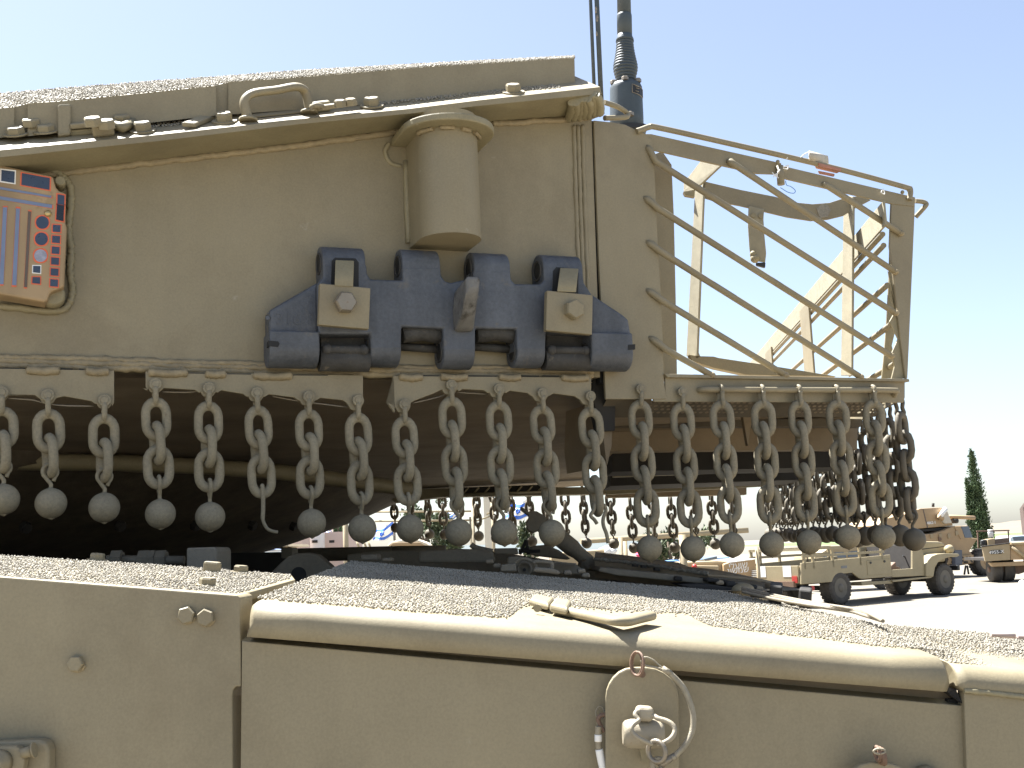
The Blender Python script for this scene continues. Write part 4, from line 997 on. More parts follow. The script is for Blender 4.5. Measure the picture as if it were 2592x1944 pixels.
# ---- lid handle: hinge block and flat bent lever
lh = obj('lid_handle', MB().prism([deck(x, y, .003) for x, y in ((1338, 1533), (1388, 1547), (1402, 1530), (1352, 1519))], hn * .009), PAINT, hull, bevel=.004, seg=3)
obj('hinge_block', MB().prism([deck(x, y, .004) for x, y in ((1390, 1549), (1436, 1559), (1446, 1540), (1404, 1531))], hn * .010), PAINT, lh, bevel=.004, seg=3)
obj('hinge_pin', MB().lathe(deck(1362, 1539, .007), V((-.2, -1, 0)), [(.0045, 0), (.0045, .006)], 12), PAINT, lh)
lev = curve([deck(x, y) + hn * l for x, y, l in ((1412, 1556, .006), (1440, 1562, .006), (1500, 1576, .007), (1545, 1589, .0085), (1572, 1594, .009), (1605, 1589, .010), (1643, 1580, .010))], 6)
mb = MB(); nl = len(lev); vv = []
for i, p in enumerate(lev):
    d = (lev[min(i + 1, nl - 1)] - lev[max(i - 1, 0)]).normalized(); sd = hn.cross(d).normalized(); hw = .0085 + .003 * math.sin(math.pi * i / (nl - 1))
    for q in range(12):
        a = 2 * math.pi * q / 12; ca, sa = math.cos(a), math.sin(a)
        sx_ = hw * (abs(ca) ** .6) * (1 if ca > 0 else -1); sy_ = .0052 * (abs(sa) ** .7) * (1 if sa > 0 else -1)
        vv.append(p + sd * sx_ + hn * sy_)
fs = [[i * 12 + j, i * 12 + (j + 1) % 12, (i + 1) * 12 + (j + 1) % 12, (i + 1) * 12 + j] for i in range(nl - 1) for j in range(12)]
fs += [list(range(12)), [(nl - 1) * 12 + j for j in range(12)]]
mb.add(vv, fs, True); obj('lever', mb, PAINT, lh)

# ---- tow lug plates with pins and cables
def plate_pts(pts, n): return [face(x, y, n) for x, y in pts]
def tagz(x, y): return (1480 + x / 4.822, 1600 + y / 4.822)
tp = [(255, 2500), (255, 800), (268, 710), (300, 630), (350, 555), (420, 490), (500, 450), (580, 435), (660, 432), (760, 432), (860, 448), (960, 492), (1050, 560), (1110, 640), (1140, 720), (1150, 800), (1160, 2500)]
lug = obj('lug_plate', MB().prism([face(*tagz(x, y), .030) for x, y in tp], V((0, .010, 0))), PAINT, hull, bevel=.0018)
obj('lug_hole', MB().lathe(face(*tagz(703, 515), .0305), fn, [(.0035, 0), (.0035, .0004)], 14), RUST, lug)
obj('lug_stub', MB().box(face(*tagz(260, 1500), .020), V((.04, 0, 0)), V((0, .02, 0)), V((0, 0, -.1))), PAINT, lug)
lan = thing('lanyard_cable', 'stiff wire cable looped from a rusty split ring on the lug plate', 'cable', face(*tagz(703, 500), .035))
mb = MB()
for off in (0, 24):
    mb.tube([face(*tagz(632 + off * .8 + 70 * math.cos(R(a)), 385 + 4 * (off > 0) + 145 * math.sin(R(a)) ), .036 + .010 * math.cos(R(a)) * (1 if off else .6) + off * .0001) for a in range(0, 360, 15)], .0013, 8, closed=True)
obj('split_ring', mb, RUST, lan)
mb = MB().tube(curve([face(*tagz(x, y), .040) for x, y in ((690, 345), (720, 312), (770, 312), (840, 345), (900, 400), (955, 440))], 8), .0011, 6)
mb.tube(curve([face(*tagz(x, y), .042) for x, y in ((690, 345), (705, 380), (740, 408), (830, 425), (900, 440), (955, 455))], 8), .0012, 6); obj('cable_eye', mb, CABLE, lan)
obj('ferrule', MB().tube([face(*tagz(948, 440), .041), face(*tagz(1050, 508), .041)], [.0030, .0033], 12), CABLE, lan)
obj('cable', MB().tube(curve([face(*tagz(x, y), n) for x, y, n in ((1040, 505, .041), (1130, 590, .041), (1210, 690, .042), (1275, 830, .043), (1315, 960, .044), (1328, 1060, .045), (1318, 1180, .046), (1275, 1300, .048), (1200, 1410, .05), (1110, 1500, .052), (1060, 1540, .053))], 8), .0031, 12), CABLE, lan)
obj('ferrule', MB().tube([face(*tagz(1105, 1505), .052), face(*tagz(985, 1580), .053), face(*tagz(915, 1650), .053)], [.0033, .0036, .0030], 12), STEEL, lan)
mb = MB().tube(curve([face(*tagz(x, y), .055) for x, y in ((970, 1580), (930, 1555), (880, 1548), (838, 1575), (828, 1630), (850, 1680), (900, 1690), (950, 1660))], 6), .0028, 10); obj('cable_eye', mb, CABLE, lan)
pin = thing('locking_pin', 'pale locking pin with wire bail and ring through the lug plate', 'locking pin', face(*tagz(715, 1230), .05))
bx = V((1, 0, -.05)).normalized()
c0, c1 = face(*tagz(465, 1240), .052), face(*tagz(965, 1240), .052)
hh_ = (face(*tagz(700, 1060), .052) - face(*tagz(700, 1420), .052)).length / 2
cen = (c0 + c1) / 2; hl = (c1 - c0).length / 2
mb = MB(); prof = [(hh_ * .72, -hl), (hh_ * .9, -hl * .88), (hh_, -hl * .6), (hh_, hl * .5), (hh_ * .95, hl * .8), (hh_ * .8, hl)]
mb.lathe(cen, bx, prof, 28); obj('pin_barrel', mb, mat('pin_paint', (.30, .258, .185), .5, .12, 25, .0005, 300, spots=(.2, .11, .05), spotscale=55, spotamt=.64), pin)
obj('pin_knob', MB().cbox(face(*tagz(726, 992), .060), .0185, .016, .0150, 0, .12), bpy.data.materials['pin_paint'], pin, bevel=.005, seg=4)
mb = MB().tube(curve([face(*tagz(x, y), n) for x, y, n in ((665, 965, .066), (625, 980, .068), (618, 1015, .070), (650, 1060, .072), (655, 1085, .074), (600, 1125, .076), (572, 1175, .078), (590, 1230, .079), (650, 1285, .080), (740, 1335, .079), (830, 1368, .078))], 6), .0024, 10)
mb.tube(curve([face(*tagz(x, y), n) for x, y, n in ((815, 1010, .064), (855, 1030, .066), (900, 1055, .069), (1000, 1085, .072), (1070, 1130, .075), (1098, 1190, .077), (1088, 1250, .079), (1040, 1310, .080), (960, 1355, .079), (890, 1375, .078))], 6), .0026, 10)
obj('bail', mb, bpy.data.materials['pin_paint'], pin)
mb = MB().tube([face(*tagz(880 + 104 * math.cos(R(a)) + 14 * math.sin(R(a)), 1458 + 130 * math.sin(R(a))), .080 + .006 * math.cos(R(a))) for a in range(0, 360, 12)], .0024, 10, closed=True)
mb.tube([face(*tagz(886 + 104 * math.cos(R(a)) + 14 * math.sin(R(a)), 1462 + 130 * math.sin(R(a))), .076 + .006 * math.cos(R(a))) for a in range(0, 360, 12)], .0022, 10, closed=True)
obj('pin_ring', mb, STEEL, pin)
obj('pin_tail', MB().prism([face(*tagz(x, y), .036) for x, y in ((668, 1420), (750, 1425), (800, 1560), (780, 1590), (700, 1585))], V((0, .005, 0))), PAINT2, pin)
c2 = thing('side_cable', 'pale sleeved wire cable hanging behind the lug plate edge', 'cable', face(*tagz(170, 1100), .02))
mb = MB().tube([face(*tagz(188 + 52 * math.cos(R(a)), 985 + 80 * math.sin(R(a))), .012) for a in range(0, 360, 20)], .0008, 6, closed=True)
mb.tube(curve([face(*tagz(x, y), .02) for x, y in ((150, 1060), (165, 1140), (240, 1160))], 5), .001, 6); obj('cable_eye', mb, CABLE, c2)
mb = MB().tube(curve([face(*tagz(x, y), .02) for x, y in ((255, 1008), (205, 1015), (168, 1050), (172, 1100), (215, 1180), (240, 1215))], 6), .0024, 8); obj('split_ring', mb, RUST, c2)
obj('cable', MB().tube(curve([face(*tagz(x, y), .022) for x, y in ((168, 1150), (164, 1250), (165, 1340), (178, 1450), (205, 1580), (240, 1720), (290, 1900))], 8), .0034, 12), CABLE, c2)
obj('sleeve', MB().tube(curve([face(*tagz(x, y), .022) for x, y in ((166, 1250), (166, 1335))], 4), .0040, 12).tube(curve([face(*tagz(x, y), .022) for x, y in ((176, 1430), (205, 1580), (236, 1700))], 5), .0042, 12), WHITEM, c2)
# second lug at the bottom right
def t3(x, y): return (2050 + x / 4.081, 1560 + y / 4.081)
lug2 = obj('lug_plate', MB().prism([face(*t3(x, y), .030) for x, y in ((400, 1900), (440, 1590), (520, 1535), (620, 1508), (720, 1512), (820, 1516), (920, 1545), (990, 1600), (1040, 1700), (1050, 1900))], V((0, .010, 0))), PAINT, hull, bevel=.0018)
c3 = thing('shackle_wire', 'rusty wire rings bunched on top of the lower lug plate', 'wire rings', face(*t3(720, 1480), .035))
mb = MB()
for cx, cy, rx, ry in ((700, 1420, 26, 70), (730, 1440, 30, 80), (752, 1450, 24, 78)):
    mb.tube([face(*t3(cx + rx * math.cos(R(a)) + .2 * ry * math.sin(R(a)), cy + ry * math.sin(R(a))), .036 + .008 * math.cos(R(a))) for a in range(0, 360, 18)], .0022, 8, closed=True)
obj('wire_ring', mb, RUST, c3)
obj('cable_eye', MB().tube([face(*t3(718 + 60 * math.cos(R(a)), 1395 + 26 * math.sin(R(a))), .045) for a in range(0, 360, 18)], .0012, 6, closed=True), CABLE, c3)
dsk = obj('skirt_cap', MB().lathe(face(*t3(1190, 1690), .0), fn, [(.0155, 0), (.0155, .014), (.013, .018), (.0001, .019)], 32), PAINT, hull)

# ================================================================ grit: grains scattered on the coated faces
def grit(name, faces_pts, normal, size, dist, parent, thick=.0008):
    me = bpy.data.meshes.new(name); vv, fs = [], []
    off = wloc(parent)
    for pts in faces_pts:
        k_ = len(vv); vv += [tuple(p + normal * thick - off) for p in pts]; fs.append([k_ + i for i in range(len(pts))])
    me.from_pydata(vv, [], fs)
    b = bmesh.new(); b.from_mesh(me); bmesh.ops.triangulate(b, faces=b.faces); b.to_mesh(me); b.free()
    me.materials.append(GRIT)
    o = bpy.data.objects.new(name, me); col.objects.link(o); o.parent = parent; o['kind'] = 'stuff'
    g = bpy.data.node_groups.new(name, 'GeometryNodeTree')
    g.interface.new_socket('Geometry', in_out='INPUT', socket_type='NodeSocketGeometry'); g.interface.new_socket('Geometry', in_out='OUTPUT', socket_type='NodeSocketGeometry')
    N, L = g.nodes, g.links
    gi, go = N.new('NodeGroupInput'), N.new('NodeGroupOutput')
    d = N.new('GeometryNodeDistributePointsOnFaces'); d.distribute_method = 'POISSON'
    d.inputs['Distance Min'].default_value = dist; d.inputs['Density Max'].default_value = 1.1 / dist ** 2
    ic = N.new('GeometryNodeMeshIcoSphere'); ic.inputs['Radius'].default_value = size; ic.inputs['Subdivisions'].default_value = 1
    sm = N.new('GeometryNodeSetMaterial'); sm.inputs['Material'].default_value = GRIT
    ip = N.new('GeometryNodeInstanceOnPoints')
    r1 = N.new('FunctionNodeRandomValue'); r1.data_type = 'FLOAT_VECTOR'; r1.inputs[0].default_value = (0, 0, 0); r1.inputs[1].default_value = (6.28, 6.28, 6.28)
    r2 = N.new('FunctionNodeRandomValue'); r2.data_type = 'FLOAT_VECTOR'; r2.inputs[0].default_value = (.5, .5, .5); r2.inputs[1].default_value = (1.45, 1.25, 1.1)
    r2.inputs['Seed'].default_value = 3
    L.new(gi.outputs[0], d.inputs[0]); L.new(d.outputs['Points'], ip.inputs['Points']); L.new(ic.outputs[0], sm.inputs[0]); L.new(sm.outputs[0], ip.inputs['Instance'])
    L.new(r1.outputs[0], ip.inputs['Rotation']); L.new(r2.outputs[0], ip.inputs['Scale'])
    L.new(ip.outputs[0], go.inputs[0])
    m_ = o.modifiers.new('grit', 'NODES'); m_.node_group = g
    return o
# lid: the plane of the lid top
LN0 = (tr_ - tl).cross(hd).normalized()
if LN0.z < 0: LN0 = -LN0
def lidp(x, y, l=0.0): return hit(x, y, tl + LN0 * l, LN0)
edge = [(652, 1517), (760, 1525), (900, 1535), (1010, 1544), (1120, 1553), (1220, 1562), (1282, 1568), (1300, 1556), (1312, 1540), (1336, 1531), (1380, 1527), (1450, 1534), (1540, 1544), (1640, 1549), (1735, 1553), (1765, 1570), (1800, 1586), (1900, 1600), (2000, 1611), (2100, 1622), (2200, 1633), (2300, 1641), (2380, 1648), (2396, 1652)]
e3 = [lidp(x, y + random.uniform(-2, 2)) for x, y in edge]
LL = (tr_ - tl).length
bk = [tl + lidu * (LL * t) + hd * (deep_at(t) - .004) for t in (.995, .97, .94, .90, .85, .7, .4, .1, .0)]
grit('deck_grit', [e3 + bk], LN0, .0018, .0033, hull)
# loose grains straying past the painted edge
for w0, w1, dd in ((0, 5, .0075), (5, 10, .018)):
    strip_ = [[lidp(edge[i][0], edge[i][1] + w0), lidp(edge[i + 1][0], edge[i + 1][1] + w0), lidp(edge[i + 1][0], edge[i + 1][1] + w1), lidp(edge[i][0], edge[i][1] + w1)] for i in range(8, 14)]
    grit('stray_grit', strip_, LN0, .0018, dd, hull)
e4 = [face(x, y, .0) + hd * .014 + V((0, 0, .001)) for x, y in ((2418, 1688), (2440, 1689), (2470, 1692), (2500, 1697), (2540, 1702), (2600, 1712), (2660, 1716), (2760, 1726))]
bk4 = [tl + lidu * (LL * t) + hd * (deep_at(t) - .004) for t in (1.5, 1.2, 1.04, 1.01)]
grit('deck_grit', [[p + V((0, 0, .001)) for p in e4] + bk4], LN0, .0018, .0033, hull)
e5 = [deck(-140, 1451, .002), deck(598, 1504, .002), deck(735, 1465, .002), deck(734, 1456, .002), deck(400, 1431, .002), deck(-140, 1399, .002)]
grit('deck_grit', [e5], hn, .0018, .0033, hull)
# turret roof grit and module grit
rg = [onroof(x, y, .001) for x, y in ((-110, 372), (40, 346), (140, 348), (300, 330), (462, 318), (545, 300), (620, 290), (640, 274), (770, 264), (910, 268), (960, 262), (1040, 252), (1180, 240), (1280, 226), (1450, 224))]
gr_pts = [(-110, 350), (0, 352), (330, 326), (352, 324), (470, 318), (548, 298), (625, 291), (632, 276), (772, 262), (905, 260), (935, 270), (1020, 260), (1130, 250), (1220, 240), (1290, 234), (1420, 224)]
near_e = [onroof(x, y) for x, y in gr_pts]
back_e = [p + inn * .25 for p in near_e[::-1]]
quads = [[near_e[i], near_e[i + 1], near_e[i + 1] + inn * .22, near_e[i] + inn * .22] for i in range(len(near_e) - 1) if (near_e[i + 1] - near_e[i]).dot(uu) > 0.002]
grit('roof_grit', quads, roof_n, .0025, .0044, turret, .001)
def topgrit(tk_):
    t, k_ = tk_
    qs = [[t[i], t[i + 1], k_[i + 1], k_[i]] for i in range(len(t) - 1)]
    n_ = (t[-1] - t[0]).cross(k_[0] - t[0]).normalized()
    if n_.z < 0: n_ = -n_
    grit('module_grit', qs, n_, .0027, .0046, turret, .0005)
for ts_ in (tm1, tm2, tm3, tm4, tm5): topgrit(ts_)
# ================================================================ fittings on the hull roof behind the deck edge
def z3(x, y): return (1480 + x / 3.88, 1250 + y / 3.88)
def z4(x, y): return (600 + x / 5.53, 1240 + y / 5.53)
def z5(x, y): return (960 + x / 3.687, 1230 + y / 3.687)
def z7(x, y): return (x / 2.765, 1344 + y / 2.765)
HD = mat('hull_roof_paint', (.20, .172, .125), .7, .15, 10, .0008, 200, grain=.12)
def cprism(name, fz_, pts, Y, d, m=HD, bevel=.003, par=None, dz=0.0): return obj(name, MB().prism([at(*fz_(x, y), Y) for x, y in pts], V((0, d, dz))), m, par or hull, bevel=bevel)
def ctube(name, fz_, pts, Y, r, m=HD, par=None, n=4, seg=12): return obj(name, MB().tube(curve([at(*fz_(x, y), Y) for x, y in pts], n), r, seg), m, par or hull)
# hull roof below the turret: a sheet that closes the hull behind the deck edge
obj('hull_roof', MB().add([V((-2.6, 1.66, 1.64)), V((-.35, 1.72, 1.60)), V((.10, 2.16, 1.62)), V((.55, 2.30, 1.60)), V((.62, 4.6, 1.60)), V((-.9, 6.4, 1.655)), V((-4.2, 6.4, 1.655))], [[0, 1, 2, 3, 4, 5, 6]]), HD, hull)
cprism('hatch_block', z7, [(1305, 270), (1305, 118), (1500, 112), (1517, 130), (1517, 290)], 1.98, .10)
obj('link_rod', MB().tube([at(*z7(750, 200), 2.1), at(*z7(1290, 205), 2.1)], .008, 12), HD, hull)
for x in (785, 975, 1020, 1095): obj('rod_nut', MB().lathe(at(*z7(x, 200), 2.1), V((1, 0, 0)), [(.016, 0), (.016, .018)], 6, smooth=False), HD, hull)
cprism('side_rail', z4, [(-150, 1150), (-150, 885), (620, 868), (700, 990), (860, 1150)], 4.1, .2, DARK_SHADE)
cprism('rail_block', z4, [(615, 960), (615, 812), (760, 806), (775, 830), (775, 960)], 3.9, .1, HD)
obj('stowed_barrel', MB().tube([at(*z4(740, 915), 4.2), at(*z5(110, 625), 4.2), at(*z5(120, 625), 4.2)], [.024, .024, .026], 20).tube([at(*z5(115, 625), 4.2), at(*z5(622, 615), 4.2)]  , .0235, 20), HD, hull)
eye = cprism('tow_eye', z4, [(480, 1150), (620, 1010), (720, 925), (850, 886), (1000, 880), (1120, 905), (1210, 975), (1370, 1120), (1450, 1200), (1100, 1290), (800, 1330), (480, 1200)], 2.55, .05, HD, .006)
obj('eye_bore', MB().lathe(at(*z4(862, 1185), 2.548), fn, [(.0160, -.004), (.0160, .001)], 24), RUBBER_AND_HOLES, eye)  # black disc on the face, painted for the dark of the hole
cprism('low_box', z4, [(1730, 985), (1730, 910), (1965, 900), (1970, 985)], 2.25, .06)
cprism('low_box', z4, [(2015, 1000), (2020, 955), (2160, 950), (2165, 1000)], 2.22, .05)
cprism('vent_housing', z5, [(365, 690), (370, 605), (540, 600), (700, 585), (880, 590), (1060, 610), (1070, 720), (365, 720)], 2.6, .25, HD, .006)
cprism('low_box', z5, [(20, 705), (25, 672), (105, 668), (112, 705)], 2.18, .05)
ctube('lock_lever', z5, [(855, 545), (900, 575), (1000, 600), (1060, 612)], 2.62, .006)
cprism('hinge_housing', z5, [(1070, 640), (1072, 582), (1290, 578), (1300, 640)], 2.7, .12, HD)
for pts in ([(1312, 640), (1370, 505)], [(1395, 640), (1370, 505)], [(1300, 612), (1500, 608)], [(1325, 590), (1400, 588)]): ctube('light_guard', z5, pts, 2.9, .004, DARK_SHADE)
cprism('driver_hatch', z5, [(1390, 640), (1420, 560), (1560, 548), (1680, 600), (1790, 680), (1750, 690), (1500, 660)], 3.0, .4, HD, .01)
cprism('glacis_step', z5, [(1190, 740), (1200, 660), (1320, 655), (1480, 700), (1840, 735), (1930, 800), (1930, 830), (1200, 800)], 2.45, .2, HD, .004)
cprism('glacis_rib', z5, [(1370, 690), (1380, 682), (1840, 722), (1835, 740)], 2.42, .02, HD)
lamp = obj('headlamp', MB().lathe(at(*z5(1352, 775), 2.30), V((.05, -1, 0)), [(.012, -.02), (.0148, 0), (.0148, .012), (.012, .014), (.010, .006), (.003, .004), (.0001, .004)], 28), HD, hull)
obj('lamp_core', MB().lathe(at(*z5(1352, 782), 2.30), V((.05, -1, 0)), [(.003, .004), (.003, .009)], 14), RUBBER_AND_HOLES, lamp)
obj('lamp_arch', MB().tube(arc(at(*z5(1362, 790), 2.27), .0225, R(0), R(180), V((1, 0, -.1)), UP, 14), .003, 10), HD, lamp)
cprism('lamp_box', z5, [(1130, 800), (1135, 735), (1270, 722), (1285, 800)], 2.24, .06, HD)
ctube('guard_loop', z5, [(1440, 720), (1470, 705), (1590, 715), (1612, 740), (1605, 790)], 2.26, .004)
cprism('deck_bracket', z5, [(1440, 800), (1450, 760), (1620, 770), (1690, 800), (1680, 830)], 2.2, .05, HD)
for x, y in ((1760, 805), (1890, 790), (1930, 830), (1100, 740), (1030, 700)): cprism('deck_cleat', z5, [(x - 40, y + 25), (x - 36, y - 15), (x + 30, y - 20), (x + 42, y + 25)], 2.25, .04, HD)
cprism('hull_bulkhead', z5, [(-300, 640), (0, 605), (620, 600), (860, 612), (1290, 645), (1900, 745), (2300, 810), (2300, 900), (-300, 900)], 3.25, .2, HD)
# gun travel lock
tlk = thing('travel_lock', 'thick slanted gun travel lock arm with forked end on the hull roof', 'travel lock', at(*z5(1960, 720), 2.7))
ax = [at(*z5(x, y), 2.85) for x, y in ((1440, 290), (1500, 350), (1640, 450), (1850, 620), (1960, 715))]
obj('lock_arm', MB().tube(curve(ax, 4), [.016] * 4 + [.019] * 4 + [.021] * 4 + [.017] * 5, 18), HD, tlk)
obj('lock_fork', MB().prism([at(*z5(x, y), 2.80) for x, y in ((1385, 325), (1370, 350), (1385, 410), (1440, 440), (1520, 400), (1560, 300), (1530, 270), (1470, 235), (1420, 232), (1395, 245), (1340, 200), (1318, 190), (1312, 210), (1345, 240), (1395, 275))], V((0, .09, 0))), HD, tlk, bevel=.008)
obj('lock_pivot', MB().tube([at(*z5(1968, 722), 2.72), at(*z5(1975, 722), 2.9)], .0125, 20), HD, tlk)
obj('pivot_base', MB().prism([at(*z5(x, y), 2.76) for x, y in ((1880, 700), (2010, 670), (2040, 790), (1870, 800))], V((0, .12, 0))), HD, tlk, bevel=.006)
# raised engine deck strip with a paler gritty edge
ed = MB(); 
tp_ = [(z3(95, 640), 2.62), (z3(520, 690), 2.56), (z3(890, 742), 2.50), (z3(1210, 790), 2.44)]
tpw = [at(*p, y) for p, y in tp_]
btw = [p - UP * h for p, h in zip(tpw, (.040, .040, .034, .028))]
bk_ = V((.06, .9, .012))
ed.add(tpw + btw + [p + bk_ for p in tpw], [[i, i + 1, 5 + i, 4 + i] for i in range(3)] + [[i, i + 1, 9 + i, 8 + i] for i in range(3)])
obj('engine_deck', ed, BELLY, hull)
e_ = MB().tube([p + V((0, 0, .001)) for p in curve(tpw, 30)], .0045, 6, jitter=.5); obj('gritty_edge', e_, GRIT, hull)
cprism('deck_skirt', z3, [(130, 760), (150, 720), (960, 800), (1230, 840), (1235, 890), (900, 860), (300, 800)], 2.40, .3, HD)
cprism('louvre_plate', z3, [(1205, 790), (1330, 795), (1600, 820), (1860, 862), (1862, 890), (1780, 872), (1600, 850), (1330, 822), (1210, 815)], 2.42, .5, BELLY, .002, dz=.01)
cprism('louvre_post', z3, [(1825, 880), (1862, 868), (1880, 990), (1850, 985), (1835, 930)], 2.36, .06, BELLY)
for x, y in ((500, 690), (585, 702), (715, 730), (920, 745), (940, 760), (1040, 775), (1120, 785)): cprism('deck_clip', z3, [(x - 26, y + 26), (x - 26, y - 2), (x + 26, y + 4), (x + 28, y + 30)], 2.5, .03, DARK_SHADE, .001)
cprism('louvre_box', z3, [(880, 850), (890, 805), (960, 812), (965, 858)], 2.38, .05, DARK_SHADE)
for (x, y, w_, h_, m_) in ((1265, 850, 60, 30, DARK_SHADE), (1330, 870, 40, 40, BELLY), (1440, 885, 50, 50, DARK_SHADE), (1560, 905, 60, 55, HD), (1640, 920, 60, 50, DARK_SHADE), (1720, 930, 40, 40, BELLY)):
    cprism('louvre_slat', z3, [(x - w_, y + h_ * .6), (x - w_, y - h_ * .6), (x + w_, y - h_ * .5), (x + w_ * 1.1, y + h_ * .7)], 2.34, .12, m_, .004)
obj('louvre_weight', MB().ball(at(*z3(1555, 945), 2.28), .022, 16, 10, .6), PAINT, hull)
cprism('rear_deck_ledge', z3, [(960, 900), (1240, 890), (1500, 930), (1850, 985), (1950, 1040), (1500, 1010), (1100, 950)], 2.30, .3, DARK_SHADE, .003)
# cables and clamps running down the deck edge
tc_ = thing('hull_cable', 'bundle of tan painted cables running down the far deck edge', 'cable', deck(2000, 1515))
for i, off in enumerate((0, 5, 10)):
    pts = [(1880, 1484 + off), (1935, 1497 + off), (1990, 1509 + off * .9), (2060, 1522 + off * .8), (2150, 1536 + off * .7), (2185, 1543 + off), (2212, 1556 + off * .5), (2235, 1568)]
    obj('cable', MB().tube(curve([deck(x, y + 4, .014 - .002 * i) for x, y in pts], 6), .0024, 10), (HD, STEEL, HD)[i], tc_)  # outer cables in darker paint, for the shade they lie in
for x, y in ((1962, 1514), (2036, 1526)): obj('cable_clamp', MB().prism([deck(x - 16, y + 12, .001), deck(x + 16, y + 16, .001), deck(x + 18, y + 4, .001), deck(x - 14, y, .001)], hn * .028), DARK_SHADE, tc_, bevel=.003)
cp = obj('deck_stop', MB().tube([deck(2508, 1606, .012), deck(2568, 1610, .012)], [.0026, .0032], 12), mat('pinkish_dust', (.42, .33, .29), .8, .1, 20), hull)
obj('deck_stop', MB().tube([deck(2575, 1611, .012), deck(2640, 1616, .012)], [.003, .003], 12), bpy.data.materials['pinkish_dust'], hull)
# ================================================================ the ground, field, hills
def sheet(name, pts, z, m):
    return tag(obj(name, MB().add([V((x, y, z)) for x, y in pts], [list(range(len(pts)))]), m), kind='structure')
sheet('ground', [(-2500, -2500), (2500, -2500), (2500, 4200), (-2500, 4200)], 0, SAND)
sheet('green_field', [(60, 118), (420, 118), (900, 420), (60, 420)], .006, FIELD)
sheet('dry_field', [(-700, 150), (58, 150), (58, 600), (-700, 600)], .006, DRY)
def hills(name, ridge, Yr, Y0, m, z0=-1):
    top = [at(x, y, Yr) for x, y in ridge]; mb = MB(); n = len(top); rows = 6; vv = []
    for r in range(rows + 1):
        t = r / rows
        for p in top:
            f = math.sin(t * math.pi / 2) ** .9
            vv.append(V((p.x * (Y0 + (Yr - Y0) * t) / Yr, Y0 + (Yr - Y0) * t, z0 + (p.z - z0) * f * (1 + .06 * math.sin(p.x * .05 + r * 2) * (r < rows)))))
    vv += [V((p.x * 1.1, Yr * 1.15, -2)) for p in top]
    fs = [[r * n + i, r * n + i + 1, (r + 1) * n + i + 1, (r + 1) * n + i] for r in range(rows + 1) for i in range(n - 1)]
    return tag(obj(name, mb.add(vv, fs, True), m), kind='structure')
hills('hills', [(500, 1400), (800, 1392), (1000, 1388), (1200, 1381), (1400, 1375), (1480, 1371), (1540, 1366), (1620, 1372), (1720, 1373), (1800, 1371), (1900, 1373), (2000, 1369), (2120, 1358), (2240, 1350), (2330, 1345)], 900, 560, HILL)
hills('dry_hills', [(2260, 1352), (2380, 1338), (2470, 1327), (2530, 1324), (2560, 1319), (2600, 1316), (2700, 1310), (2900, 1312)], 640, 440, DRY)

# ================================================================ vehicles
def tz(x, y): return (2050 + x / 4.081, 1250 + y / 4.081)
class Side:                                   # the near side of a vehicle standing on the ground
    def __init__(s, root, org, head):
        s.root = root; s.h = head; u = V((math.cos(head), math.sin(head), 0)); s.f = Frame(org, u, V((u.y, -u.x, 0)))
    def xz(s, x, y, inset=0.0): return s.f.uw(x, y, -inset)
    def L(s, x, y, inset=0.0):                # local point: x forward, y away from the viewer, z up
        a, b = s.xz(x, y, inset); return V((a, inset, b))
    def prism(s, name, pts, depth, m, fz_=None, inset=0.0, bevel=.01, par=None):
        return obj(name, MB().prism([s.L(*(fz_(*p) if fz_ else p), inset) for p in pts], V((0, depth, 0))), m, par or s.root, world=False, bevel=bevel)
    def tube(s, name, pts, r, m, fz_=None, inset=0.0, par=None):
        return obj(name, MB().tube([s.L(*(fz_(*p) if fz_ else p), inset) for p in pts], r, 8), m, par or s.root, world=False)
def wheel(root, x, y, r, w_, rim, tyre=TYRE, lugs=26):
    mb = MB().lathe((x, y, r), (0, 1, 0), [(r * .56, -w_ * .02), (r * .72, -w_ * .10), (r * .90, -w_ * .06), (r * .97, w_ * .1), (r * .97, w_ * .9), (r * .9, w_ * 1.05), (r * .56, w_)], 36)
    for i in range(lugs):
        a = 2 * math.pi * i / lugs
        for s_ in (0, 1):
            aa = a + s_ * math.pi / lugs
            c = V((x + math.cos(aa) * r * .965, y + w_ * (.22 + .56 * s_), r + math.sin(aa) * r * .965)); mb.cbox(c, r * .07, w_ * .46, r * .13, 0, -aa)
    t = obj('wheel', mb, tyre, root, world=False)
    mb = MB().lathe((x, y, r), (0, 1, 0), [(r * .57, -w_ * .04), (r * .50, w_ * .06), (r * .46, w_ * .22), (r * .30, w_ * .16), (r * .24, -.02), (r * .17, -w_ * .12), (.001, -w_ * .14)], 28)
    for i in range(6):
        a = 2 * math.pi * i / 6; mb.hexbolt((x + math.cos(a) * r * .35, y + w_ * .17, r + math.sin(a) * r * .35), (0, -1, 0), r * .07, r * .06)
    obj('rim', mb, rim, t, world=False); return t
# ---- open weapons carrier
g1, g2 = ground(2133, 1532), ground(2398, 1506)
hd_ = math.atan2(g2.y - g1.y, g2.x - g1.x); LB = (g2 - g1).length
tk = thing('open_truck', 'khaki open backed army truck with bed rails and two white tailgate squares', 'truck', g1, hd_, None)
S = Side(tk, g1, hd_)
WD = 1.75
WH = S.xz(*tz(1420, 715))[1] * .5
S.prism('bed_side', [(-86, 715), (830, 628), (850, 855), (540, 880), (505, 870), (440, 815), (300, 830), (235, 910), (-86, 935)], .05, OLIVE, tz)
S.prism('bed_side', [(-86, 715), (830, 628), (850, 855), (540, 880), (505, 870), (440, 815), (300, 830), (235, 910), (-86, 935)], .05, OLIVE, tz, inset=0).location.y = WD - .05
pn = S.prism('bed_locker', [(590, 690), (825, 668), (832, 825), (600, 842)], .02, OLIVE, tz, inset=-.012, bevel=.004)
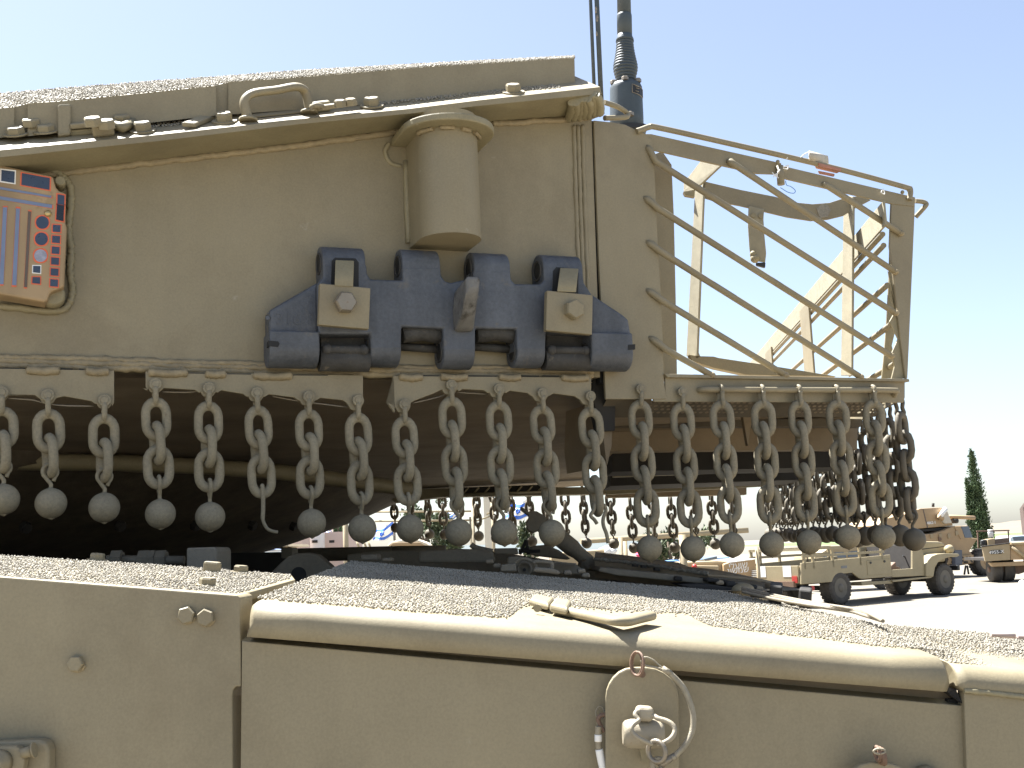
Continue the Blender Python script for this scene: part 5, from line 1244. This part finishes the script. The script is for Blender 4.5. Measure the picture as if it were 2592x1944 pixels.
for x, y in ((625, 712), (768, 698)): obj('latch', MB().lathe(S.L(*tz(x, y), -.014), (0, -1, 0), [(.03, 0), (.03, .02)], 12), BLACKM, pn, world=False)
S.prism('maker_plate', [(325, 745), (385, 740), (385, 768), (325, 772)], .01, mat('dull_plate', (.16, .16, .16), .5), tz, inset=-.008, bevel=.001)
xr, zt_ = S.xz(*tz(-86, 715)); zb_ = S.xz(*tz(-86, 935))[1]
xf = S.xz(*tz(840, 700))[0]
obj('bed_floor', MB().box((xr, .05, zb_ + .12), (xf - xr, 0, 0), (0, WD - .1, 0), (0, 0, .05)), WELL, tk, world=False)
obj('bed_bulkhead', MB().box((xf - .04, .05, zb_ + .1), (.04, 0, 0), (0, WD - .1, 0), (0, 0, zt_ - zb_ - .1)), OLIVE, tk, world=False)
tg = obj('tailgate', MB().box((xr - .05, .08, zb_ + .02), (.05, 0, 0), (0, WD - .16, 0), (0, 0, zt_ - zb_ - .08)), OLIVE, tk, world=False, bevel=.01)
for y0 in (.30, 1.12): obj('reflective_square', MB().box((xr - .056, y0, zb_ + .18), (.006, 0, 0), (0, .26, 0), (0, 0, .27)), WHITEM, tg, world=False)
obj('chassis', MB().box((xr + .05, .35, .55), (S.xz(*tz(1480, 800))[0] - xr, 0, 0), (0, WD - .7, 0), (0, 0, .16)), WELL, tk, world=False)
obj('bumper', MB().box((xr - .12, .2, .52), (.1, 0, 0), (0, WD - .4, 0), (0, 0, .14)), RUST, tk, world=False)
obj('tail_light', MB().box((xr - .07, .12, .62), (.05, 0, 0), (0, .16, 0), (0, 0, .16)), REDM, tk, world=False)
obj('tail_light', MB().lathe(S.L(*tz(20, 975), .0), (0, -1, 0), [(.06, 0), (.06, .04)], 14), REDM, tk, world=False)
zr1 = S.xz(*tz(235, 548))[1]
for x in (-60, 30, 232, 515, 740):
    a, b = S.xz(*tz(x, 600 - .04 * x))
    for y_ in (.0, WD - .05): obj('rail_post', MB().box((a - .03, y_, zt_ - .15), (.06, 0, 0), (0, .05, 0), (0, 0, zr1 - zt_ + .15)), OLIVE, tk, world=False)
for z_r in (zr1 - .05, zr1 - .22):
    for y_ in (.0, WD - .05): obj('bed_rail', MB().box((xr + .05, y_ - .005, z_r), (xf - xr - .3, 0, 0), (0, .04, 0), (0, 0, .06)), OLIVE, tk, world=False)
for xx in (xr + .06, xr + 1.0, xf - .35): obj('cross_rail', MB().box((xx, 0, zr1 - .05), (.05, 0, 0), (0, WD, 0), (0, 0, .05)), OLIVE, tk, world=False)
obj('bench', MB().box((xr + .2, .1, zt_ - .12), (xf - xr - .6, 0, 0), (0, .4, 0), (0, 0, .04)), TAN, tk, world=False)
# cab and bonnet
S.prism('cab_side', [(845, 785), (1062, 770), (1062, 520), (1100, 500), (1150, 560), (1180, 640), (1184, 850), (1180, 845), (852, 862)], .06, OLIVE, tz, bevel=.012)
S.prism('cab_side', [(845, 785), (1062, 770), (1062, 520), (1100, 500), (1150, 560), (1180, 640), (1184, 850), (1180, 845), (852, 862)], .06, OLIVE, tz, bevel=.012).location.y = WD - .06
S.prism('cab_floor', [(845, 830), (1184, 825), (1184, 860), (845, 870)], WD - .2, WELL, tz, inset=.08)
S.prism('firewall', [(1080, 520), (1120, 520), (1120, 840), (1080, 840)], WD - .2, WELL, tz, inset=.1)
S.prism('seat', [(845, 740), (890, 700), (895, 745), (940, 760), (940, 790), (845, 795)], .55, RUST, tz, inset=.25, bevel=.03)
S.tube('gear_lever', [(965, 770), (960, 690)], .015, REDM, tz, inset=.7)
S.tube('steering_column', [(1060, 690), (960, 640)], .02, BLACKM, tz, inset=.4)
S.prism('bonnet', [(1080, 512), (1110, 500), (1200, 490), (1340, 492), (1388, 508), (1400, 540), (1405, 700), (1184, 720), (1150, 640)], .95, OLIVE, tz, inset=.40, bevel=.05)
S.prism('bonnet_rib', [(1160, 568), (1392, 540), (1392, 548), (1160, 577)], .02, WELL, tz, inset=.392, bevel=.001)
fa = [(1182, 850), (1180, 740), (1200, 690), (1240, 645), (1300, 622), (1380, 615), (1520, 620), (1528, 640), (1500, 652), (1420, 655), (1360, 675), (1310, 705), (1275, 760), (1258, 860)]
for yo in (-.06, WD - .42): S.prism('fender', fa, .48, OLIVE, tz, bevel=.02).location.y = yo
S.prism('running_board', [(852, 893), (1258, 850), (1258, 868), (860, 912)], .35, OLIVE, tz, inset=-.04, bevel=.006)
S.prism('sill', [(530, 912), (852, 893), (852, 925), (540, 948)], .4, OLIVE, tz, inset=.02, bevel=.006)
for yo in (.22, WD - .4):
    c = S.L(*tz(1442, 572), yo); obj('headlight', MB().lathe(c, (1, 0, 0), [(.001, -.16), (.10, -.12), (.125, -.02), (.125, .03), (.11, .04), (.001, .05)], 18), OLIVE, tk, world=False)
xg = S.xz(*tz(1400, 600), .4)[0]
obj('grille', MB().box((xg, .42, .75), (.05, 0, 0), (0, .9, 0), (0, 0, .55)), WELL, tk, world=False)
obj('front_bumper', MB().box((S.xz(*tz(1560, 760))[0], .1, .62), (.12, 0, 0), (0, WD - .2, 0), (0, 0, .14)), BLACKM, tk, world=False, bevel=.02)
for x_, y_ in ((.0, .02), (LB, .02), (.0, WD - .36), (LB, WD - .36)): wheel(tk, x_, y_, WH, .32, OLIVE if 0 else mat('tyre_rim', (.13, .115, .09), .7) if 'tyre_rim' not in bpy.data.materials else bpy.data.materials['tyre_rim'])
obj('axle', MB().tube([(LB, .2, WH), (LB, WD - .2, WH)], .06, 10).tube([(0, .2, WH), (0, WD - .2, WH)], .06, 10), WELL, tk, world=False, kind='stuff')

# ---- armoured car with a gun turret behind it
ga = ground(2490, 1457); ha = R(22)
ac = thing('armoured_car', 'ochre armoured car with an angular gun turret behind the open truck', 'armoured car', ga, ha)
A_ = Side(ac, ga, ha)
A_.prism('hull_side', [(900, 430), (1090, 425), (1270, 410), (1390, 375), (1490, 332), (1640, 330), (1672, 455), (1735, 462), (1650, 590), (1695, 640), (1690, 720), (1560, 740), (900, 740)], 2.3, TAND, tz, bevel=.03)
A_.prism('windscreen', [(1562, 338), (1640, 333), (1684, 452), (1604, 455)], .03, WIND, tz, inset=-.02, bevel=.004)
A_.prism('windscreen_pillar', [(1490, 335), (1560, 336), (1602, 458), (1560, 470)], .02, TAND, tz, inset=-.025, bevel=.006)
for x, y in ((1260, 440), (1345, 470), (1520, 410), (1440, 440), (1350, 440)): A_.prism('hatch_hinge', [(x - 16, y - 25), (x + 12, y - 28), (x + 20, y + 10), (x - 8, y + 24)], .04, RUST if x == 1345 else TAN, tz, inset=-.04, bevel=.01)
A_.prism('turret_ring', [(1070, 372), (1450, 342), (1455, 372), (1075, 396)], 1.7, WELL, tz, inset=.25, bevel=.004)
tb = A_.prism('gun_turret', [(700, 330), (760, 262), (1000, 205), (1140, 152), (1340, 140), (1382, 150), (1425, 185), (1482, 328), (1060, 366), (830, 362)], 1.9, TAND, tz, inset=.15, bevel=.03)
A_.prism('armour_seam', [(1166, 160), (1176, 158), (1222, 350), (1212, 352)], .01, BROWNST, tz, inset=.142, bevel=.001, par=tb)
A_.prism('mantlet', [(1385, 165), (1425, 190), (1470, 300), (1400, 310), (1360, 270)], .3, mat('pale_faded_paint', (.50, .45, .36), .6), tz, inset=.05, bevel=.02, par=tb)
A_.tube('gun_barrel', [(1430, 238), (1560, 242), (1700, 248)], .075, TAND, tz, inset=.9)
A_.tube('coaxial_gun', [(1460, 280), (1520, 278)], .10, WELL, tz, inset=.9)
A_.tube('smoke_launcher', [(1345, 236), (1402, 152)], .09, WHITEM, tz, inset=.0, par=tb)
A_.tube('launcher_mount', [(1325, 225), (1372, 262)], .09, TAND, tz, inset=.0, par=tb)
A_.tube('periscope', [(1273, 135), (1273, 96)], .05, WELL, tz, inset=.8, par=tb)
for pts in ([(970, 150), (1012, 146), (1015, 190)], [(972, 165), (972, 205)], [(1032, 160), (1036, 190)]): A_.tube('turret_rail', pts, .025, WELL, tz, inset=.6, par=tb)
mA = M.Translation(A_.L(*tz(1255, 300), .14)) @ M.Rotation(R(90), 4, 'X') @ M.Rotation(R(3), 4, 'Z')
text('turret_number', '4862-1', WHITEM, mA, .15, tb, .01)
A_.prism('jerrycan', [(1500, 585), (1575, 580), (1578, 735), (1505, 735)], .3, mat('blue_grey_can', (.10, .11, .13), .6), tz, inset=-.3, bevel=.02)
tr2 = A_.prism('front_plate', [(1405, 655), (1690, 628), (1690, 710), (1410, 728)], .03, TAND, tz, inset=-.12, bevel=.004)
mb = MB(); random.seed(5)
for i in range(26):
    x, y = random.uniform(1415, 1680), random.uniform(650, 708); c = A_.L(*tz(x, y), -.124); mb.lathe(c, (0, -1, 0), [(.04, 0), (.04, .004)], 8)
obj('plate_hole', mb, WELL, tr2, world=False, kind='stuff')
rA = A_.xz(*tz(1800, 590))[1] * .5
wheel(ac, A_.xz(*tz(1800, 700))[0], -.1, .50, .4, TAND); wheel(ac, A_.xz(*tz(1800, 700))[0] - 3.4, -.1, .50, .4, TAND)
for pts in ([(1610, 740), (1595, 835)], [(1625, 740), (1640, 830)], [(1650, 740), (1700, 825)]): A_.tube('stay_rod', pts, .035, WELL, tz, inset=-.1)

# ---- cargo truck at the right edge
gc = ground(2555, 1474)
ct = thing('cargo_truck', 'tan cargo truck with a black number plate on its tailgate at the right edge', 'truck', gc, R(-4))
C = Side(ct, gc, R(-4))
tgc = C.prism('tailgate', [(1778, 548), (2068, 512), (2072, 682), (1812, 698)], .08, TAN, tz, bevel=.01)
C.prism('tailgate_cap', [(1772, 552), (1775, 540), (2068, 504), (2070, 514)], .12, WELL, tz, inset=-.03, bevel=.004)
npl = C.prism('number_plate', [(1868, 586), (1986, 580), (1988, 618), (1872, 624)], .02, BLACKM, tz, inset=-.03, bevel=.001)
mC = M.Translation(C.L(*tz(1928, 602), -.036)) @ M.Rotation(R(90), 4, 'X') @ M.Rotation(R(3), 4, 'Z')
text('plate_number', '4955-X', WHITEM, mC, .13 * 1.05, npl, .004, 1.15)
C.prism('cargo_side', [(2072, 512), (2420, 500), (2420, 672), (2075, 682)], .08, TAND, tz, inset=.02, bevel=.01)
C.tube('side_brace', [(2085, 545), (2230, 665)], .06, TAN, tz, inset=-.03)
C.tube('side_brace', [(2075, 512), (2420, 506)], .06, TAN, tz, inset=-.02)
obj('cargo_floor', MB().box(C.L(*tz(1812, 690), .08), (3.2, 0, 0), (0, 2.2, 0), (0, 0, .08)), WELL, ct, world=False)
C.prism('frame_beam', [(1860, 712), (2420, 690), (2420, 735), (1895, 752)], .25, TAND, tz, inset=.1, bevel=.01)
C.prism('frame_dark', [(1900, 750), (2250, 735), (2250, 800), (2160, 830), (1960, 800)], .3, RUST, tz, inset=.5, bevel=.02)
xw = C.xz(*tz(2060, 850))[0]
for dx in (-.36, .02):
    obj('wheel', MB().lathe((xw + dx, .75, .40), (1, 0, 0), [(.22, .01), (.37, .0), (.40, .05), (.40, .27), (.37, .32), (.22, .31)], 28), TYRE, ct, world=False)
obj('axle', MB().tube([(xw - .4, .75, .40), (xw + 1.6, .75, .40)], .09, 10), RUST, ct, world=False)
for dx in (1.25, 1.62): obj('wheel', MB().lathe((xw + dx, .75, .40), (1, 0, 0), [(.22, .01), (.37, .0), (.40, .05), (.40, .27), (.37, .32), (.22, .31)], 28), TYRE, ct, world=False)
wf = C.prism('windscreen_frame', [(1722, 380), (2062, 370), (2064, 384), (1724, 394)], .06, RUST, tz, inset=1.6, bevel=.006)
for x0 in (1728, 2046): C.prism('frame_post', [(x0, 385), (x0 + 12, 385), (x0 + 22, 560), (x0 + 8, 560)], .05, RUST, tz, inset=1.6, bevel=.004)
bx_ = C.prism('stowage_box', [(1838, 470), (1912, 460), (1912, 530), (1840, 535)], .5, TAN, tz, inset=.6, bevel=.01)
bx2 = C.prism('stowage_box', [(1912, 470), (2062, 452), (2064, 515), (1912, 525)], .5, BROWNST, tz, inset=.6, bevel=.01)
for y0 in (495, 510, 525): C.tube('cable_coil', [(1765, y0), (1800, y0 - 8), (1830, y0)], .05, BLACKM, tz, inset=.7)
C.tube('white_canister', [(1870, 450), (1866, 405), (1862, 370)], .09, WHITEM, tz, inset=2.2)
obj('white_buoy', MB().ball(C.L(*tz(2195, 928), -.6) , .12, 14, 8), WHITEM, ct, world=False)
# ---- light vehicle showing its bonnet at the right edge
gj = V((at(2590, 1380, 48).x, 48, 0))
jp = thing('light_car', 'white and blue car bonnet with dark windscreen at the right picture edge', 'car', gj, 0)
J = Side(jp, gj, 0)
J.prism('car_body', [(2070, 480), (2076, 440), (2110, 432), (2420, 420), (2420, 560), (2080, 560)], 1.6, mat('pale_blue_paint', (.55, .66, .72), .4), tz, bevel=.05)
J.prism('car_window', [(2095, 445), (2200, 436), (2300, 440), (2300, 480), (2110, 485)], .03, WIND, tz, inset=-.02, bevel=.01)
for x_ in (0.3, 2.6): wheel(jp, x_, -.05, .32, .2, WELL)

# ---- tan vehicle with Hebrew lettering
gs = V((at(1760, 1500, 27).x, 27, 0))
sv = thing('lettered_vehicle', 'tan military vehicle with two lines of white Hebrew lettering on its side', 'military vehicle', gs, R(4))
Z = Side(sv, gs, R(4))
bd = Z.prism('body_side', [(1365, 690), (1420, 672), (1678, 640), (1692, 830), (1690, 1000), (1365, 1000)], 1.8, TAND, z3, bevel=.03)
Z.prism('bonnet', [(730, 715), (930, 672), (1300, 655), (1420, 660), (1380, 700), (1365, 900), (720, 900)], 1.7, TAN, z3, inset=.15, bevel=.05)
Z.prism('fender', [(1062, 715), (1090, 702), (1320, 706), (1325, 900), (1060, 900)], .3, TAN, z3, inset=-.02, bevel=.03)
Z.prism('roof_edge', [(1415, 668), (1680, 634), (1690, 644), (1420, 680)], 1.8, WHITEM, z3, inset=-.03, bevel=.005)
Z.prism('windscreen', [(1170, 640), (1300, 612), (1305, 640), (1180, 660)], 1.4, WIND, z3, inset=.3, bevel=.006)
obj('marker_light', MB().ball(Z.L(*z3(1078, 715), -.03), .06, 10, 8), REDM, sv, world=False)
for s_, y in (('\u05d9\u05dc\u05e2\u05d5\u05e9', 705), ('\u05df\u05d5\u05e9\u05de\u05e9', 752)):
    mS = M.Translation(Z.L(*z3(1508, y), -.004)) @ M.Rotation(R(90), 4, 'X') @ M.Rotation(R(4), 4, 'Z')
    text('hebrew_lettering', s_, WHITEM, mS, .19, bd, .004, 1.0)
for i in range(4): Z.prism('step_bar', [(1650, 752 + 18 * i), (1690, 750 + 18 * i), (1690, 760 + 18 * i), (1650, 762 + 18 * i)], .1, WHITEM, z3, inset=-.1, bevel=.002)
Z.prism('tarp', [(720, 668), (930, 650), (935, 662), (730, 684)], .8, BLUEM, z3, inset=.0, bevel=.004)
Z.prism('tarp', [(1155, 640), (1420, 622), (1420, 632), (1160, 650)], .6, BLUEM, z3, inset=.4, bevel=.004)
for x_ in (-1.2, 1.4): wheel(sv, x_, -.02, .4, .3, TAN)
# second tan half-track behind the turret chains
gh = V((at(1500, 1500, 34).x, 34, 0))
ht = thing('tan_carrier', 'tan open carrier with a forked mount parked under the shelter beam', 'military vehicle', gh, 0)
K = Side(ht, gh, 0)
K.prism('carrier_body', [(-330, 640), (-320, 585), (60, 555), (210, 545), (215, 600), (330, 604), (335, 800), (-330, 800)], 2.0, TAN, z3, bevel=.04)
K.prism('carrier_roof', [(160, 540), (230, 510), (330, 520), (330, 535), (200, 548)], 1.2, WHITEM, z3, inset=.2, bevel=.02)
K.tube('gun_mount', [(300, 540), (262, 590)], .09, WHITEM, z3, inset=-.1)
K.tube('gun_mount', [(225, 530), (228, 600)], .09, WHITEM, z3, inset=-.1)
for x_ in (-2, 1.6): wheel(ht, x_, -.02, .42, .3, TAN)
# tan vehicles between truck bed and lettered one
gk = V((at(2140, 1420, 37).x, 37, 0))
pk = thing('parked_car', 'pale car with dark windows seen between the truck bed rails', 'car', gk, R(10))
P_ = Side(pk, gk, R(10))
P_.prism('car_body', [(40, 700), (50, 640), (130, 600), (190, 560), (330, 545), (800, 540), (860, 600), (860, 700)], 1.6, TAN, tz, bevel=.05)
for pts in ([(135, 665), (150, 625), (200, 606), (245, 604), (245, 662)], [(255, 662), (255, 606), (350, 602), (375, 640), (380, 660)], [(395, 655), (400, 600), (520, 582), (525, 650)], [(540, 648), (535, 588), (720, 572), (730, 640)]): P_.prism('car_window', pts, .03, WIND, tz, inset=-.02, bevel=.01)
for x_ in (-1.6, 1.2): wheel(pk, x_, -.05, .33, .2, WELL)
gv = V((at(1035, 1440, 33).x, 33, 0))
jv = thing('jeep', 'cream jeep roof with rounded edge behind the far chains', 'jeep', gv, 0)
Jv = Side(jv, gv, 0)
Jv.prism('jeep_roof', [(70, 560), (110, 520), (200, 502), (360, 500), (440, 530), (470, 562)], 1.5, mat('cream_paint', (.60, .52, .38), .45), z5, bevel=.06)
Jv.prism('jeep_body', [(60, 575), (480, 570), (600, 640), (600, 900), (40, 900)], 1.6, TAN, z5, inset=-.03, bevel=.05)
Jv.prism('jeep_window', [(100, 558), (130, 530), (380, 526), (430, 558)], .02, WIND if 0 else TAND, z5, inset=-.02, bevel=.01)
for x_ in (-.8, 1.2): wheel(jv, x_, -.05, .35, .22, WELL)

# ================================================================ shelters, flags, buildings
def bar(name, p, q, wd, m, par): 
    d = (q - p); return obj(name, MB().tube([p, q], wd / math.sqrt(2), 4), m, par)
sh = thing('timber_shelter', 'cream timber shelter frame with long beam and square posts', 'shelter', ground(1580, 1560))
Y = 26.0
def g0(p): return V((p.x, p.y, 0))
bar('beam', at(*z3(-40, 468), Y), at(*z3(1600, 358), Y + .8), .115, POST, sh)
for x, y, w_, dY in ((350, 430, .09, 0), (395, 430, .08, .6), (955, 400, .14, .3), (1690, 520, .07, .8)):
    p = at(*z3(x, y), Y + dY); bar('post', p, g0(p), w_, POST, sh)
bar('brace', at(*z3(760, 440), Y + .5), at(*z3(820, 432), Y + .5), .06, WELL, sh)
sf = thing('pale_frame', 'pale timber rail frame with tall posts left of the flag', 'frame', ground(1200, 1560))
Y = 30.0
for a, b in (((-40, 243), (880, 236)), ((-40, 330), (870, 320)), ((1000, 265), (1080, 232))):
    bar('rail', at(*z5(*a), Y), at(*z5(*b), Y), .045, POST, sf)
for x, y, w_ in ((868, 120, .075), (848, 290, .05), (1050, 120, .08)):
    p = at(*z5(x, y), Y); bar('post', p, g0(p), w_, POST, sf)
bar('brace', at(*z5(900, 330), Y), at(*z5(1040, 280), Y), .04, POST, sf)
bl0 = thing('white_kiosk', 'tall narrow white kiosk standing between two timber posts', 'kiosk', ground(1225, 1560))
p = at(*z5(970, 100), 34); q = at(*z5(1040, 100), 34)
obj('kiosk_wall', MB().box(V((p.x, 34, 0)), V((q.x - p.x, 0, 0)), V((0, 1.0, 0)), V((0, 0, p.z))), mat('cream_wall', (.66, .60, .48), .8, .03, 1), bl0)
pp = thing('shelter_post', 'thick cream round post left of the hanging ball by the pink house', 'post', ground(873, 1560))
p = at(*z4(1515, 380), 24); obj('post_shaft', MB().tube([V((p.x, 24, 0)), p + UP * .6], .056, 14), POST, pp)
for x in (1700, 1800, 1860): obj('post_stay', MB().tube([at(*z4(x - 25, 720), 24.5), at(*z4(x + 20, 840), 24.5)], .022, 8), POST, pp)
def flag(lab, corners, Y, fz_, star, pole):
    a, b, c, d = [at(*fz_(*p), Y) for p in corners]   # top left, top right, bottom right, bottom left
    t = thing('flag', lab, 'flag', V((at(*fz_(*pole), Y).x, Y, 0)), 0, None)
    nx, ny = 14, 15; mbs = {'w': MB(), 'b': MB()}
    def pt(u, v):
        p = a.lerp(b, u).lerp(d.lerp(c, u), v); return p + V((0, .22 * math.sin(u * 6 + v * 2.5), .05 * math.sin(u * 7 + v)))
    for j in range(ny):
        m_ = 'b' if (2 <= j <= 4 or 11 <= j <= 13) else 'w'
        for i in range(nx): mbs[m_].add([pt(i / nx, j / ny), pt((i + 1) / nx, j / ny), pt((i + 1) / nx, (j + 1) / ny), pt(i / nx, (j + 1) / ny)], [[0, 1, 2, 3]], True)
    obj('cloth', mbs['w'], FLAGW, t); obj('stripe', mbs['b'], FLAGB, t)
    if star:
        s = MB(); r = .13
        for k_ in (0, 180):
            tri = [pt(.5 + r * .8 * math.sin(R(k_ + 120 * q)), .5 - r * math.cos(R(k_ + 120 * q))) - V((0, .03, 0)) for q in range(3)]
            s.tube(tri, .03, 4, closed=True)
        obj('star', s, FLAGB, t)
    px_ = at(*fz_(*pole), Y + .1)
    obj('flag_pole', MB().tube([V((px_.x, Y + .1, 0)), V((px_.x, Y + .1, px_.z))], .035, 8), STEEL, t)
flag('larger blue and white flag with a star beside the travel lock', [(1190, 165), (1400, 118), (1400, 300), (1180, 325)], 36, z5, True, (1405, 60))
flag('drooping blue and white flag above the jeep roof', [(-90, 440), (128, 318), (140, 470), (-60, 525)], 34, z5, True, (135, 250))
flag('small blue and white flag between two far chains', [(620, 262), (725, 238), (725, 300), (625, 318)], 44, z5, True, (730, 200))
flag('tiny blue and white flag before the dark pine', [(1225, 590), (1335, 552), (1335, 590), (1230, 615)], 48, z4, False, (1338, 500))
hb = thing('pink_house', 'low pale pink and white flat roofed building left of the thick post', 'building', ground(780, 1560))
def wallbox(name, x0, x1, y0, Y, dp, m, fz_): 
    p, q = at(*fz_(x0, y0), Y), at(*fz_(x1, y0), Y); return obj(name, MB().box(V((p.x, Y, 0)), V((q.x - p.x, 0, 0)), V((0, dp, 0)), V((0, 0, p.z))), m, hb)
wallbox('wall', 775, 1205, 618, 46, 6, WHITEW, z4); wallbox('wall', 1205, 1515, 596, 46.4, 5, PINKW, z4); wallbox('wall', 725, 900, 640, 44, 1.8, PINKW, z4)
for x0, x1, y in ((1050, 1125, 742), (1290, 1360, 742)):
    a, b = at(*z4(x0, y), 45.95), at(*z4(x1, y), 45.95); obj('wall_vent', MB().box(a, V((b.x - a.x, 0, 0)), V((0, .1, 0)), V((0, 0, .1))), WELL, hb)
sr = thing('shade_roof', 'low tan shade roof beyond the hull at the turret ring edge', 'shade roof', ground(680, 1560))
for name, pts, m_, Yr in (('roof_slab', [(140, 860), (400, 765), (700, 752), (725, 790), (560, 800), (200, 868)], TAN, 30), ('roof_beam', [(180, 868), (210, 835), (480, 822), (560, 840), (480, 852)], BLUEST, 29)):
    obj(name, MB().prism([at(*z4(x, y), Yr) for x, y in pts], V((0, 3, 0))), m_, sr)
for x in (260, 660): p = at(*z4(x, 800), 30.5); obj('roof_post', MB().tube([g0(p), p], .08, 8), POST, sr)
eb = thing('tan_building', 'tan building corner cut off by the right picture edge', 'building', ground(2592, 1500))
p, q = at(2581, 1288, 60), at(2592, 1272, 60)
obj('wall', MB().prism([V((p.x, 60, 0)), p, q, q + V((9, 0, .3)), V((q.x + 9, 60, 0))], V((2.75, 6, 0))), PINKW, eb)
obj('window', MB().box(V((q.x - .05, 59.97, 2.2)), V((1, 0, 0)), V((0, .1, 0)), V((0, 0, .5))), RUST, eb)
pc = thing('pink_cloth', 'small bright pink cloth beyond the engine deck', 'cloth', ground(1612, 1560))
a = [at(*z3(x, y), 24) for x, y in ((500, 600), (525, 598), (585, 655), (560, 668))]; obj('cloth', MB().prism(a, V((0, .1, .05))), mat('bright_pink', (.75, .08, .16), .8), pc)

# ================================================================ trees
def leaves(cells, n, size, seed, up=.5):
    random.seed(seed); mb = MB()
    for _ in range(n):
        c, rx, rz2 = random.choice(cells)
        d = V((random.gauss(0, 1), random.gauss(0, 1), random.gauss(0, 1))).normalized() * random.random() ** .4
        d *= random.uniform(.7, 1.22); p = V(c) + V((d.x * rx, d.y * rx, d.z * rz2)); s = size * random.uniform(.5, 1.5)
        a = V((random.gauss(0, 1), random.gauss(0, 1), random.gauss(0, 1) + up)).normalized(); b = a.orthogonal().normalized(); b.rotate(Q(a, random.uniform(0, 6)))
        mb.add([p, p + a * s + b * s * .35, p + a * s * 1.9, p + a * s - b * s * .35], [[0, 1, 2, 3]])
    return mb
cy = V((at(2482, 1345, 72).x, 72, 0)); sc_ = 72 / F_PX
ct_ = thing('cypress_tree', 'tall dark green cypress with a thin side spire behind the armoured car', 'tree', cy)
cells = []
tip = at(2458, 1143, 72); 
for i in range(46):
    t = i / 45; z = .6 + (tip.z - .75) * t
    r = (39 * (1 - t) ** .72 * (1 - .25 * (1 - t)) + 1.2) * sc_
    xo = cy.x + (tip.x - cy.x) * t
    cells.append(((xo + random.uniform(-.04, .04), 72 + random.uniform(-.1, .1), z), r, .28))
s1 = at(2447, 1222, 72)
for i in range(10):
    t = i / 9; cells.append(((s1.x + (at(2456, 1330, 72).x - s1.x) * (1 - t), 72, s1.z * t + 2.0 * (1 - t)), (6 * (1 - t) + 1.2) * sc_, .25))
cells = cells[:30] * 3 + cells[30:] * 1 + cells[:14] * 2
obj('crown', leaves(cells, 15000, .09, 3, 1.6), LEAF, ct_, weld=False)
obj('trunk', MB().tube([cy, V((cy.x, 72, 2)), tip], [.16, .12, .01], 8), BARK, ct_)
def bush(name, lab, px, py, Y, r, hgt, n, m_, seed, group=None):
    c = at(px, py, Y); t = thing(name, lab, 'tree', V((c.x, Y, 0)), 0, group)
    random.seed(seed); cl = [((c.x + random.gauss(0, r * .5), Y + random.gauss(0, r * .5), c.z + random.gauss(0, hgt * .35)), r * random.uniform(.3, .5), hgt * random.uniform(.2, .4)) for _ in range(9)]
    obj('crown', leaves(cl, n, .10, seed), m_, t, weld=False)
    mb = MB().tube([V((c.x, Y, 0)), V((c.x + .1, Y, c.z * .6)), V((c.x, Y, c.z + hgt * .3))], [.14, .1, .03], 8)
    for q in cl[:4]: mb.tube([V((c.x + .05, Y, c.z * .6)), V(q[0])], [.06, .02], 6)
    obj('trunk', mb, BARK, t)
bush('pine_tree', 'dark pine branch seen left of the thick cream post', *z4(1400, 530), 52, .75, 1.1, 1500, LEAF, 4)
bush('olive_tree', 'olive tree behind the drooping flag and far chains', *z5(420, 290), 50, .6, 1.0, 1300, LEAF2, 5)
bush('olive_tree', 'wide olive tree low between the far chains', *z5(620, 500), 40, 1.0, .9, 2600, LEAF2, 6)
bush('olive_tree', 'small olive tree behind the triangular lamp guard', *z5(1380, 520), 46, .5, .8, 1200, LEAF2, 7)
bush('olive_tree', 'rounded olive tree under the shelter beam', *z3(820, 560), 44, .85, 1.1, 2800, LEAF2, 8)
